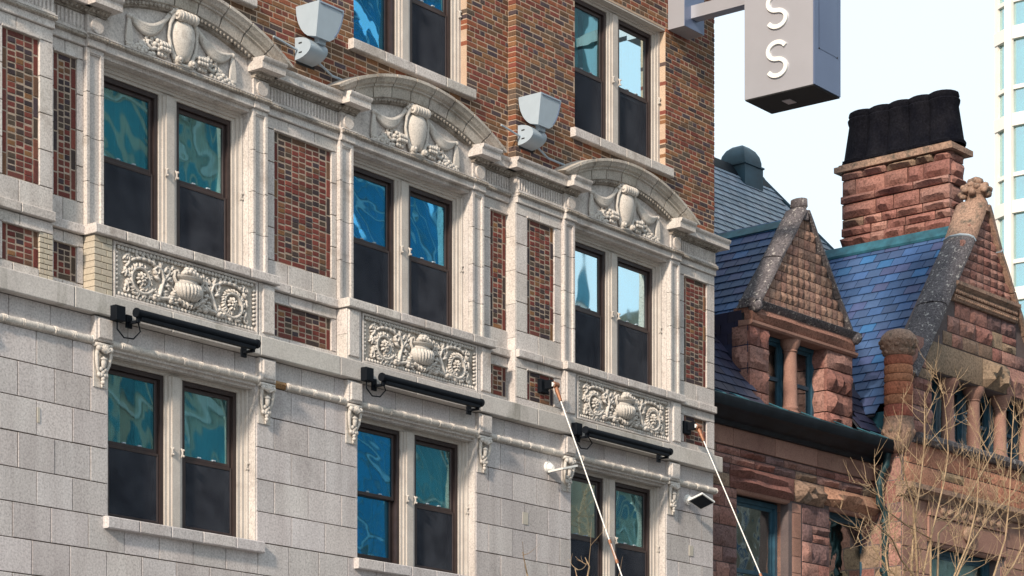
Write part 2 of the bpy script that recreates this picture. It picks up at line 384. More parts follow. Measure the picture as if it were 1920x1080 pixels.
# ------------------------------------------------------------------ hotel: measures
BAYS = [14.75, 19.05, 23.10, 27.46]
HW = 1.15
XS1, XS2, XE = 17.11, 25.06, 29.84                        # steps of the front, right-hand corner
YR, YP = 0.11, -0.02                                      # recessed and projecting wall faces
def bay_y(xc): return YP if (xc < XS1 or xc > XS2) else YR
ZB0, ZB1 = 7.746, 7.98                                    # belt course
ZS0, ZS1 = 8.60, 8.71                                     # sill course of the ornate storey
ZA, ZAS, ZF, ZBD, ZC, ZT = 10.62, 10.70, 10.76, 10.96, 11.02, 11.15
hotel = empty('hotel_building', (22, 0.5, 0), 'tall hotel front of brick and pale carved stone with arched pediments over twin windows', 'building')
bricks = []                                               # (parent, x0,x1,z0,z1,yfront,depth,colour)
RED = [(.165, .042, .035), (.140, .038, .032), (.185, .052, .040), (.135, .046, .038)]
DARK = [(.050, .036, .040), (.065, .045, .042), (.085, .062, .048), (.058, .042, .050)]
BRN = [(.17, .085, .048), (.14, .075, .048), (.21, .105, .050), (.16, .062, .042)]
def pick(ps):
    r = random.random(); a = 0
    for p, c in ps:
        a += p
        if r < a: break
    k = random.uniform(.85, 1.18); c = random.choice(c); return tuple(x*k for x in c)

# ------------------------------------------------------------------ hotel: plain stone storey
LOWZ0, LOWZ1 = 5.63, 7.44
low_ops = [(xc-HW, xc+HW, LOWZ0, LOWZ1) for xc in BAYS]
mb = MB()
for c in cells(9, XE-0.012, 3.4, ZB0+.1, low_ops): mb.box(c[0], c[1], 0.016, 0.40, c[2], c[3])
aw = mb.build('ashlar_wall', 'mortar_dark', hotel)
rows = [3.43, 3.80, 4.17, 4.53, 4.90, 5.26, 5.63, 5.985, 6.355, 6.725, 7.09, 7.44]
for r, (z0, z1) in enumerate(zip(rows, rows[1:])):
    for a, b in rowspans(13.2, XE, z0, z1, low_ops):
        first = .26 if r % 2 else .5; x = a; i = 0
        n = max(1, round((b-a)/.52)); half = (r % 2)
        cuts = [a+(b-a)*(k+(.5 if half else 0))/n for k in range(n+1)]
        cuts = [a]+[c for c in cuts if a+.12 < c < b-.12]+[b]
        for p, q in zip(cuts, cuts[1:]):
            dd = .13 if (abs(p-a) < 1e-6 or abs(q-b) < 1e-6) else .05
            block('ashlar_block', p, q, 0.0, dd, z0+random.uniform(-.0015, .0015), z1, 'ash', aw, gap=.011, ch=.0025, ta=.12, jit=.005)
mb = MB(); mb.box(9, 13.2, 0.0, .06, 0, ZB0); mb.box(13.2, XE-.02, .02, .4, 0, 3.42)
mb.build('base_wall', 'ash', hotel)
for u_, v_, w_, h_ in ((72, 778, .035, .16), (985, 972, .12, .16), (1296, 1033, .11, .15)):
    c = on_y(u_, v_, 0); MB().box(c.x-w_/2, c.x+w_/2, -.004, .01, c.z-h_/2, c.z+h_/2, .001).build('mortar_patch', 'patch', aw)
# plain frieze between rope moulding and belt, and belt course
fr = MB().box(13.2, XE-.01, .012, .05, 7.53, ZB0).build('frieze', 'mortar_dark', hotel)
run_blocks('frieze_block', 13.2, XE, 0.0, .04, 7.52, ZB0, 'ash', fr, pitch=.56, gap=.008, ta=.09)
bl = MB().box(13.2, XE+.06, -.08, .45, ZB0+.01, ZB1-.012).build('belt_course', 'mortar_dark', hotel)
xs = [13.2, 14.6, 16.05, 17.33, 18.75, 20.15, 21.52, 22.94, 24.22, 25.42, 26.75, 28.35, XE+.09]
for a, b in zip(xs, xs[1:]): block('belt_stone', a, b, -.11, .5, ZB0, ZB1, 'belt', bl, gap=.008, ch=.01, ta=.08)
# rope moulding with triple ties, interrupted by console blocks
def rope(x0, x1):
    n = int((x1-x0)/.0125); pts = []; rad = []
    for i in range(n+1):
        x = x0+(x1-x0)*i/n; ph = ((x+.05) % .235)
        r = .040
        if ph < .085: r = .029+.019*abs(math.sin(ph/.085*3*math.pi))
        pts.append((x, -.018, 7.485)); rad.append(r)
    mb = MB(); mb.tube(pts, rad, 8)
    mb.box(x0, x1, -.005, .03, 7.44, 7.525)
    return mb.build('rope_moulding', 'tcr', hotel, ang=60)
CB = sorted([xc+s*(HW+.115) for xc in BAYS for s in (-1, 1)])
cuts = [13.2]+[v for c in CB for v in (c-.10, c+.10)]+[XE+.04]
for i in range(0, len(cuts), 2):
    if cuts[i+1]-cuts[i] > .05:
        br = .26 if abs(cuts[i]-(BAYS[1]+HW+.215)) < .01 else 0      # one length is broken off to the brown body
        rope(cuts[i]+br, cuts[i+1])
        if br: put('broken_moulding', rockmesh('broken_moulding', br+.02, .08, .06, .035, 'rust'), hotel, (cuts[i]+br/2, -.012, 7.488))
# consoles
def console_mesh():
    mb = MB()
    mb.box(-.10, .10, -.010, .03, -.46, 0)
    mb.box(-.115, .115, -.085, .0, -.035, .0, .01)
    for s in (-1, 1):
        mb.tube([(s*.085, -.06, -.055), (s*.10, -.055, -.13), (s*.085, -.045, -.22), (s*.055, -.03, -.30), (s*.03, -.025, -.36)], [.024, .022, .02, .016, .01], 6)
        mb.ell((s*.085, -.075, -.06), (.034, .03, .034))
        mb.ell((s*.05, -.04, -.33), (.028, .022, .03))
    for k in range(-3, 4):                                 # shell
        a = k*.36; mb.ell((math.sin(a)*.045, -.085, -.105+math.cos(a)*.045), (.050, .022, .014), math.pi/2-a, 6, 4)
    mb.ell((0, -.055, -.20), (.035, .03, .075), 0); mb.ell((0, -.06, -.165), (.05, .03, .02))
    for i, (x, z) in enumerate([(-.03, -.27), (.03, -.27), (0, -.30), (-.022, -.335), (.022, -.335), (0, -.37), (0, -.41)]):
        mb.ell((x, -.045, z), (.026, .024, .026))
    mb.ell((0, -.03, -.44), (.014, .014, .03))
    return mb.mesh('console', 'tcr', centre=False, ang=70)[0]
cme = console_mesh()
for c in CB:
    co = put('console', cme, hotel, (c, 0, 7.455))
    b = MB().box(c-.135, c+.135, -.075, .02, 7.475, 7.735, .012)
    b.box(c-.10, c+.10, -.095, -.07, 7.50, 7.715, .01); b.build('console_block', 'tc', co)

# ------------------------------------------------------------------ hotel: windows
def light(win, x0, x1, z0, z1, y, gl, curtain, open_screen=True, blind=0.0):
    """one double-hung light: outer frame lies in the window part; sashes, panes, screen and curtain below it"""
    zm = (z0+z1)/2
    f1 = MB(); frame(f1, x0, x1, z0, z1, .05, y, y+.12); f1.build('frame', 'frame', win)
    a, b = x0+.052, x1-.052
    us = MB(); frame(us, a, b, zm-.02, z1-.052, .045, y+.035, y+.075, .006); us.build('upper_sash', 'frame', win)
    MB().box(a+.04, b-.04, y+.052, y+.058, zm+.02, z1-.092).build('pane', gl, win)
    ls = MB(); frame(ls, a, b, z0+.052, zm+.025, .048, y+.078, y+.118, .006, tb=.07); ls.build('lower_sash', 'frame', win)
    MB().box(a+.04, b-.04, y+.096, y+.102, z0+.112, zm-.02).build('pane', gl, win)
    sf = MB(); frame(sf, a+.004, b-.004, z0+.053, zm-.022, .03, y+.012, y+.032, .004)
    if open_screen:
        sf.build('screen_frame', 'frame', win)
        MB().box(a+.03, b-.03, y+.020, y+.023, z0+.08, zm-.05).build('insect_screen', 'screen', win)
    for t in (.35, .65): MB().box(a+(b-a)*t-.025, a+(b-a)*t+.025, y+.028, y+.05, zm+.024, zm+.040, .004).build('sash_lock', 'floodlight', win)
    for side in curtain:                                   # gathered cloth hanging behind the glass
        if side == 'l': c0, c1 = x0+.04, x0+.04+(x1-x0)*.38
        elif side == 'r': c0, c1 = x1-.04-(x1-x0)*.26, x1-.04
        else: c0, c1 = x0+.04, x1-.04
        n = 48; mbc = MB(); vs = []; fs = []
        for i in range(n+1):
            x = c0+(c1-c0)*i/n; yy = y+.175+.028*math.sin(i*1.15)+.012*math.sin(i*.43+c0*7)
            vs += [(x, yy, z0+.03), (x, yy, z1-.05)]
        fs = [(2*i, 2*i+2, 2*i+3, 2*i+1) for i in range(n)]
        mbc.add(vs, fs); mbc.build('curtain', 'curtain', win)
    if blind:
        MB().box(x0+.06, x1-.06, y+.17, y+.18, z1-.06-(z1-z0)*blind, z1-.06).build('roller_blind', 'curtain', win)
def hook(x, y, z):
    mb = MB(); mb.tube([(x, y, z-.05), (x, y-.02, z-.03), (x, y-.025, z), (x, y-.02, z+.03), (x, y, z+.05)], [.008, .014, .010, .014, .008], 6)
    mb.ell((x+.012, y-.03, z-.035), (.016, .014, .014)); mb.ell((x+.012, y-.03, z+.03), (.016, .014, .014)); return mb
def twin_window(xc, hw, z0, z1, y, glasses, curtains, screens=(True, True), head=.10, moulded=True, depth=0.0):
    """jambs, mullion and two lights; y = face of the jamb mouldings"""
    w = MB(); jw, mw = .13, .135
    steps = [(0, .045, 0.0), (.045, .085, .02), (.085, jw, .045)]
    for a, b, dy in steps:
        w.box(xc-hw+a, xc-hw+b, y+dy, y+.22, z0, z1); w.box(xc+hw-b, xc+hw-a, y+dy, y+.22, z0, z1)
        w.box(xc-hw+b, xc+hw-b, y+dy+.001, y+.22, z1-b*head/.13, z1-a*head/.13)
    for a, b, dy in [(-mw, -.095, .045), (-.095, -.06, .02), (-.06, .06, .001), (.06, .095, .02), (.095, mw, .045)]:
        w.box(xc+a, xc+b, y+dy, y+.22, z0, z1-head-.001)
    if moulded: w.tube([(xc+hw-.025, y-.004, z0), (xc+hw-.025, y-.004, z1-.05)], .017, 8); w.tube([(xc-hw+.025, y-.004, z0), (xc-hw+.025, y-.004, z1-.05)], .017, 8)
    win = w.build('window', 'jamb', hotel)
    zm = (z0+z1-head)/2+.02
    for hx in (xc-.078, xc+.078, xc+hw-.045): hook(hx, y+.005, zm).build('screen_hook', 'jamb', win)
    for i, (a, b) in enumerate([(xc-hw+jw+.001, xc-mw-.001), (xc+mw+.001, xc+hw-jw-.001)]):
        light(win, a, b, z0+.005, z1-head-.002, y+.065, glasses[i], curtains[i], screens[i])
    r = MB(); r.box(xc-hw-.2, xc+hw+.2, y+.9, y+.95, z0-.3, z1+.3)
    r.box(xc-hw-.2, xc+hw+.2, y+.36, y+.9, z0-.35, z0-.3); r.box(xc-hw-.2, xc+hw+.2, y+.36, y+.9, z1+.3, z1+.35)
    r.box(xc-hw-.25, xc-hw-.2, y+.36, y+.9, z0-.3, z1+.3); r.box(xc+hw+.2, xc+hw+.25, y+.36, y+.9, z0-.3, z1+.3)
    r.build('room_interior', 'room', win)
    return win
GL = {0: ('glass_teal', 'glass_teal'), 1: ('glass_teal', 'glass_teal'), 2: ('glass_blue', 'glass_blue'), 3: ('glass_sky', 'glass_sky')}
for i, xc in enumerate(BAYS):
    g = [('glass_teal', 'glass_teal'), ('glass_teal', 'glass_teal'), ('glass_blue', 'glass_teal'), ('glass_sky', 'glass_teal')][i]
    win = twin_window(xc, HW, LOWZ0, LOWZ1-.0, .135, g, ['lr', 'a'] if i != 2 else ['r', 'a'], (i != 2, True))
    lin = MB()                                             # stepped plain reveal
    MB().box(xc+HW-.012, xc+HW+.03, .014, .15, LOWZ0, LOWZ1).build('reveal', 'tc', win); MB().box(xc-HW-.03, xc-HW+.012, .014, .15, LOWZ0, LOWZ1).build('reveal', 'tc', win)
    lin.box(xc-HW+.012, xc+HW-.012, .0, .13, LOWZ1-.022, LOWZ1+.05); lin.box(xc-HW+.014, xc+HW-.014, .05, .134, LOWZ1-.055, LOWZ1-.022)
    lin.build('head_moulding', 'tc', win)
    s = MB().box(xc-HW-.05, xc+HW+.05, .02, .30, LOWZ0-.11, LOWZ0-.006).build('window_sill', 'mortar_dark', hotel)
    run_blocks('sill_block', xc-HW-.07, xc+HW+.07, -.075, .3, LOWZ0-.13, LOWZ0+.003, 'ash', s, n=5, gap=.006, ch=.01, ta=.07)

# ------------------------------------------------------------------ hotel: ornate storey walls and brick panels
mid_ops = [(xc-HW, xc+HW, ZS1-.02, 10.60) for xc in BAYS]
for nm, a, b, yw in (('ornate_wall', 9, XS1, YP), ('ornate_wall', XS1+.001, XS2-.001, YR), ('ornate_wall', XS2+.012, XE-.01, YP)):
    mb = MB()
    for c in cells(a, b, ZB1-.05, ZT-.02, [o for o in mid_ops if o[0] > a-1 and o[1] < b+1]): mb.box(c[0], c[1], yw+.036, .62, c[2], c[3])
    mb.build(nm, 'mortar', hotel)
def brick_panel(x0, x1, z0, z1, yw, pal, small=False, name='brick_panel'):
    mo = MB().box(x0-.01, x1+.01, yw+.0235, yw+.05, z0-.01, z1+.01).build(name, 'mortar_panel', hotel)
    y = yw+.018; g = .015; so = .056
    def add(a, b, c, d): bricks.append((mo, a, b, c, d, y+random.uniform(-.003, .004), .03, pick(pal)))
    for (a, b) in ((x0, x0+so), (x1-so, x1)):
        n = max(1, round((z1-z0)/.215)); off = random.random()*.5
        zs = [z0]+[z0+(z1-z0)*(k+off)/n for k in range(n+1) if 0.06 < (z1-z0)*(k+off)/n < (z1-z0)-.06]+[z1]
        for p, q in zip(zs, zs[1:]): add(a, b, p+g/2, q-g/2)
    a0, a1 = x0+so+g, x1-so-g
    rowh = .0655; nr = max(2, round((z1-z0)/rowh)); rh = (z1-z0)/nr
    nc = max(1, round((a1-a0)/.112)); cw = (a1-a0)/nc
    for r in range(nr):
        if r in (0, nr-1) and nc > 1:
            k = 0
            while k < nc:
                m = 2 if k+1 < nc else 1
                add(a0+k*cw+g/2, a0+(k+m)*cw-g/2, z0+r*rh+g/2, z0+(r+1)*rh-g/2); k += m
        else:
            for k in range(nc): 
                o = random.uniform(-.006, .006)+(.004 if k % 2 else -.004)
                add(a0+k*cw+g/2, a0+(k+1)*cw-g/2, z0+r*rh+g/2+o, z0+(r+1)*rh-g/2+o)
PAL = [(.50, RED), (.33, DARK), (.17, BRN)]
def panel_bay(a, b, pa, pb, yw, n=2, buff=None):
    """wall strip between pilasters: framed tall brick panel, sill course, small framed panel below"""
    z0, z1 = 8.955, 10.475
    fr = MB().box(a+.01, b-.01, yw+.034, yw+.037, ZS1, ZA).build('panel_frame', 'mortar_dark', hotel)
    if pa-a > .03: col_blocks('frame_block', a, pa, yw, .036, z0, z1, 'tc', fr, n=4)
    if b-pb > .03: col_blocks('frame_block', pb, b, yw, .036, z0, z1, 'tc', fr, n=4)
    run_blocks('frame_block', a, b, yw, .036, z1, ZA, 'tc', fr, n=n); run_blocks('frame_block', a, b, yw, .036, ZS1, z0, 'tc', fr, n=n)
    MB().box(pa-.015, pb+.02, yw-.014, yw+.03, z1-.006, z1+.018, .004).build('panel_hood', 'tc', fr)
    brick_panel(pa+.004, pb-.004, z0+.003, z1-.008, yw, PAL)
    s0, s1 = 8.085, 8.475
    fr2 = MB().box(a+.01, b-.01, yw+.034, yw+.037, ZB1, ZS0).build('panel_frame', 'mortar_dark', hotel)
    def sides(x0, x1, m):
        if x1-x0 < .03: return
        if buff == m:                                     # patched with buff brick
            for k in range(9): 
                zz = s0-.1+k*(s1-s0+.1)/9
                mid = x0+(x1-x0)*(.36 if k % 2 else .62)
                for p, q in ((x0, mid), (mid, x1)): block('buff_brick', p, q, yw, .036, zz, zz+(s1-s0+.1)/9, 'yb', fr2, gap=.007, ch=.004, ta=.05)
        else: col_blocks('frame_block', x0, x1, yw, .036, s0, s1, 'tc', fr2, n=1)
    sides(a, pa, 'l'); sides(pb, b, 'r')
    run_blocks('frame_block', a, b, yw, .036, s1, ZS0, 'tc', fr2, n=n); run_blocks('frame_block', a, (b if buff != 'r' else pb), yw, .036, ZB1-.02, s0, 'tc', fr2, n=n)
    brick_panel(pa+.004, pb-.004, s0+.003, s1-.004, yw, PAL)
    MB().box(pa-.012, pb+.012, yw-.012, yw+.03, s1-.006, s1+.014, .004).build('panel_hood', 'tc', fr2)
    sc = MB().box(a+.01, b-.01, yw-.02, yw+.04, ZS0+.01, ZS1-.01).build('sill_course', 'mortar_dark', hotel)
    run_blocks('sill_course_block', a-(.03 if a > 29 else 0), b, yw-.05, .09, ZS0, ZS1, 'tc', sc, pitch=.5, ch=.008)
PW = .25
WALLS = [  # wall strips: x range, brick panel range, face
    (16.16, XS1, 16.43, 16.92, YP, 2, 'r'),
    (XS1+.002, BAYS[1]-HW-PW, X(99, .13), X(142, .13), YR, 2, None),
    (BAYS[1]+HW+PW, BAYS[2]-HW-PW, X(513, .13), X(619, .13), YR, 3, None),
    (BAYS[2]+HW+PW, XS2-.002, X(918, .13), X(948, .13), YR, 1, None),
    (XS2, BAYS[3]-HW-PW, X(987, 0), X(1037, 0), YP, 2, None),
    (BAYS[3]+HW+PW, XE, X(1281, 0), X(1323, 0), YP, 2, None)]
for w in WALLS: panel_bay(*w)
# return face of the projecting part
rf = MB().box(XS2-.004, XS2+.03, YP+.012, YR+.1, ZB1, ZA).build('return_face', 'mortar_dark', hotel)
n = 6
for i in range(n): block('return_block', XS2-.012, XS2+.035, YP+.004, YR-YP+.05, ZB1+(ZA-ZB1)*i/n, ZB1+(ZA-ZB1)*(i+1)/n, 'tc', rf, gap=.005, ch=.003)

# entablature: architrave, bead, fluted frieze, bed mould, corona
def bead(mb, x0, x1, y, z, r=.026, p=.045):
    n = max(4, int((x1-x0)/p*4)); pts = []; rad = []
    for i in range(n+1):
        pts.append((x0+(x1-x0)*i/n, y, z)); rad.append(r*(.72+.28*abs(math.sin(i*math.pi/4))))
    mb.tube(pts, rad, 6)
def entab(x0, x1, yw, corona=True, flutes=True, roundel=False, name='entablature'):
    e = MB()
    e.box(x0, x1, yw-.03, yw+.3, ZA, ZAS, .006)
    e.box(x0-.006, x1+.006, yw-.042, yw+.3, ZAS+.002, ZF-.018)
    e.box(x0-.012, x1+.012, yw-.06, yw+.3, ZF-.018, ZF, .005)
    part = e.build(name, 'tc', hotel)
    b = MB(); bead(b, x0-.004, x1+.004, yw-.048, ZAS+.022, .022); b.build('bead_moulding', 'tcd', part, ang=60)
    if not corona: return part
    MB().box(x0+.001, x1-.001, yw-.012, yw+.3, ZF+.001, ZBD).build('frieze_panel', 'tc', part)
    if flutes:
        f = MB(); n = int((x1-x0-.02)/.052)
        for i in range(n):
            xx = x0+.012+(x1-x0-.024)*(i+.5)/n
            f.box(xx-.014, xx+.014, yw-.034, yw-.010, ZF+.03, ZBD-.012, .007)
        f.box(x0+.002, x1-.002, yw-.036, yw-.011, ZF+.0015, ZF+.028)
        f.build('fluting', 'tc', part)
    if roundel:
        xm = (x0+x1)/2; rm = MB(); k = 20
        rm.add([(xm+.085*math.cos(2*math.pi*j/k), yw-.04, (ZF+ZBD)/2+.085*math.sin(2*math.pi*j/k)) for j in range(k)]+
               [(xm+.09*math.cos(2*math.pi*j/k), yw-.0, (ZF+ZBD)/2+.09*math.sin(2*math.pi*j/k)) for j in range(k)],
               [tuple(range(k))]+[(k+j, k+(j+1) % k, (j+1) % k, j) for j in range(k)])
        rm.build('roundel', 'tc', part)
    bm_ = MB(); bm_.box(x0-.01, x1+.01, yw-.04, yw+.3, ZBD+.001, ZBD+.02)
    bm_.prism([(yw+.2, ZBD+.021), (yw-.05, ZBD+.021), (yw-.105, ZC-.004), (yw+.2, ZC-.004)], x0-.012, x1+.012)
    n = int((x1-x0)/.06)
    for i in range(n): bm_.ell((x0+(x1-x0)*(i+.5)/n, yw-.075, ZBD+.032), (.020, .026, .026), 0, 6, 4)
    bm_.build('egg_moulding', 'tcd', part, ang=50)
    return part
def corona(x0, x1, yw, proj, part, e0=0.0, e1=0.0, n=None):
    n = n or max(1, round((x1-x0)/.75))
    for i in range(n):
        a = x0+(x1-x0)*i/n+(.0025 if i else -e0); b = x0+(x1-x0)*(i+1)/n-(.0025 if i < n-1 else -e1)
        pf = [(yw+.3, ZC), (yw-proj+.03, ZC), (yw-proj+.03, ZC+.075), (yw-proj+.015, ZC+.085), (yw-proj, ZT-.022), (yw-proj, ZT), (yw+.3, ZT+.03)]
        c = MB().prism(pf, a, b).build('cornice_block', 'tc', part); c.color = (*tint(.06), 1)
for xc in BAYS:
    yw = bay_y(xc); yb = yw-.05
    for s in (-1, 1):
        a, b = (xc-HW-PW, xc-HW) if s < 0 else (xc+HW, xc+HW+PW)
        # pilaster with a sunk panel
        pl = MB().box(a+.006, b-.006, yb+.03, yw+.1, ZS1, ZA).build('pilaster', 'mortar_dark', hotel)
        n = 4; z0 = ZS1
        for i in range(n):
            c, d = z0+(ZA-z0)*i/n+.003, z0+(ZA-z0)*(i+1)/n-.003
            p = MB(); p.box(a, a+.05, yb, yw+.3, c, d, .006); p.box(b-.05, b, yb, yw+.3, c, d, .006)
            t0, t1 = c, d
            if i == n-1: p.box(a+.05, b-.05, yb, yb+.08, d-.05, d); t1 = d-.05
            p.box(a+.05, b-.05, yb+.026, yb+.08, t0, t1)
            q = p.build('pilaster_block', 'tc', pl); q.color = (*tint(.06), 1)
            if i == n-1: MB().box(a+.05, b-.05, yb+.010, yb+.03, d-.066, d-.0505).build('panel_moulding', 'tc', pl)
        e = entab(a, b, yb, flutes=False, roundel=True, name='pilaster_entablature')
        corona(a-.07, b+.07, yb, .245, e, n=1)
    # lintel over the window
    L = entab(xc-HW+.001, xc+HW-.001, yb+.012, corona=False, name='lintel')
    MB().box(xc-HW+.002, xc+HW-.002, yb+.05, yw+.30, 10.575, ZA-.002).build('lintel_soffit', 'tc', L)
for a, b, pa, pb, yw, n_, bf in WALLS:
    e0 = .0; e = entab(a, b, yw, name='wall_entablature')
    corona(a, b, yw, .18, e, e0=(.17 if abs(a-XS2) < .01 else 0), e1=(.17 if abs(b-XE) < .01 else 0), n=max(1, round((b-a)/.6)))
# mid storey windows and sills, carved panels
def scroll_relief(sx):
    """one half of the foliage: stem, spiral, leaves and rosette (x to the right times sx)"""
    mb = MB(); P2 = lambda x, z, y=-.012: (sx*x, y, z)
    def stroke(pts, rads, n=6): mb.tube([P2(x, z) for x, z in pts], rads, n)
    c = (.70, -.035); pts = []; rad = []
    for i in range(34):
        t = i/33; a = math.radians(-150+430*t); r = .185-.085*t
        pts.append((c[0]+r*math.cos(a)*1.0, c[1]+r*math.sin(a)*.88)); rad.append(.026-.010*t)
    stroke([(.10, -.165), (.20, -.12), (.30, -.165), (.42, -.185), (.50, -.13)], [.03, .026, .024, .024, .024])
    stroke(pts, rad)
    for i in range(2, 33, 2):                              # acanthus lobes along the spiral
        x, z = pts[i]; a = math.atan2(z-c[1], x-c[0]); L = .052-.018*i/33
        for da in (-.5, .35):
            mb.ell(P2(x+math.cos(a+da)*L*.7, z+math.sin(a+da)*L*.7, -.014), (L*.8, .020, L*.34), (a+da+.6) if sx > 0 else math.pi-(a+da+.6), 6, 4)
    for k in range(9):                                     # rosette
        a = k*2*math.pi/9; mb.ell(P2(c[0]+.055*math.cos(a), c[1]+.055*math.sin(a), -.02), (.030, .024, .018), a if sx > 0 else math.pi-a, 6, 4)
    for k in range(5):
        a = k*2*math.pi/5; mb.ell(P2(c[0]+.022*math.cos(a), c[1]+.022*math.sin(a), -.036), (.018, .016, .014), a, 6, 4)
    stroke([(.44, -.16), (.40, -.06), (.36, .03), (.40, .12), (.47, .15), (.51, .11), (.48, .08)], [.026, .022, .02, .022, .02, .017, .02])
    stroke([(.37, .02), (.30, .09), (.27, .16), (.31, .185)], [.02, .018, .016, .014])
    for x, z, a, L in [(.42, .17, 1.2, .05), (.34, .14, 2.2, .05), (.29, .05, 2.6, .055), (.31, -.03, 3.0, .05), (.46, .02, .3, .05), (.52, .17, .5, .06), (.58, .185, .2, .06), (.66, .19, 0, .06), (.74, .185, -.2, .06), (.82, .16, -.5, .05),
                       (.25, .12, 2.4, .04), (.24, .18, 1.9, .04), (.34, -.1, 2.9, .045), (.90, .10, -.9, .05), (.93, .0, -1.4, .05), (.91, -.12, -2, .05), (.56, -.2, .1, .05), (.18, -.19, 2.8, .05), (.66, -.21, 0, .045), (.80, -.205, .2, .05)]:
        mb.ell(P2(x, z, -.014), (L, .020, L*.42), a if sx > 0 else math.pi-a, 6, 4)
        mb.ell(P2(x+.03*math.cos(a+1.2), z+.03*math.sin(a+1.2), -.012), (L*.6, .016, L*.3), a+.8 if sx > 0 else math.pi-a-.8, 6, 4)
    rl = random.Random(21)
    for cx_, cz_, r_, a0_, dr_ in ((.48, .10, .055, 2.0, 1), (.30, .15, .045, 0, -1), (.33, -.13, .05, 3.0, 1), (.52, -.17, .045, 1.0, -1), (.92, .16, .045, 3.6, -1), (.93, -.18, .045, 2.0, 1)):
        stroke([(cx_+r_*(1-i/11)*math.cos(a0_+dr_*i*.62), cz_+r_*(1-i/11)*math.sin(a0_+dr_*i*.62)) for i in range(10)], [.017-.0006*i for i in range(10)], 5)
    for k in range(46):
        x = rl.uniform(.22, .97); z = rl.uniform(-.205, .205)
        if (x-c[0])**2+(z-c[1])**2 < .02: continue
        a = math.atan2(z-c[1], x-c[0])+rl.uniform(.6, 1.8); L = rl.uniform(.022, .042)
        mb.ell(P2(x, z, -.008), (L, .020, L*.42), a if sx > 0 else math.pi-a, 6, 4)
    for x, z in ((.27, -.19), (.52, -.20), (.225, -.10), (.47, -.20)):
        mb.ell(P2(x, z, -.02), (.036, .03, .034)); mb.ell(P2(x+.012, z+.018, -.04), (.018, .018, .018))
    return mb.mesh('foliage_scroll', 'tcr', centre=False, ang=70)[0]
def urn_relief():
    mb = MB()
    for k in range(-5, 6):                                 # gadroons of the bowl
        a = k*.26; x1 = .185*math.sin(a); y1 = -.085*math.cos(a)
        mb.tube([(x1*.30, y1*.5, -.135), (x1*.66, y1*.8, -.115), (x1*.92, y1, -.065), (x1, y1, -.01), (x1*1.0, y1*.98, .03)], [.010, .017, .025, .027, .016], 7)
    mb.lathe([(.05, -.14), (.12, -.11), (.165, -.05), (.175, .03)], (0, 0, 0), 20, sq=(1, .42))
    mb.lathe([(.195, .028), (.20, .045), (.16, .055), (.15, .085), (.205, .10), (.21, .118), (.15, .124)], (0, 0, 0), 24, sq=(1, .46)); mb.lathe([(.09, -.19), (.08, -.17), (.05, -.15), (.06, -.135)], (0, 0, 0), 16, sq=(1, .5))
    for s in (-1, 1):
        mb.tube([(s*.185, -.02, .04), (s*.225, -.025, .09), (s*.22, -.03, .15), (s*.18, -.03, .165), (s*.165, -.03, .135), (s*.185, -.03, .12)], [.016, .016, .016, .016, .018, .02], 6)
        for k in range(4):
            a = -.4-.5*k; mb.ell((s*(.03+.055*k), -.025, -.185+.008*k*k), (.045, .024, .02), s*(1.35-.28*k), 6, 4)
            mb.ell((s*(.05+.05*k), -.02, -.15-.004*k), (.03, .02, .018), s*.4, 6, 4)
    for x, z, r in [(-.09, .155, .034), (-.04, .17, .038), (.02, .165, .036), (.075, .158, .034), (-.065, .195, .028), (0, .20, .03), (.05, .192, .026), (-.12, .14, .024), (.115, .142, .024)]:
        mb.ell((x, -.05, z), (r, r, r))
    return mb.mesh('urn', 'tcr', centre=False, ang=60)[0]
scr_l, scr_r, urn_me = scroll_relief(-1), scroll_relief(1), urn_relief()
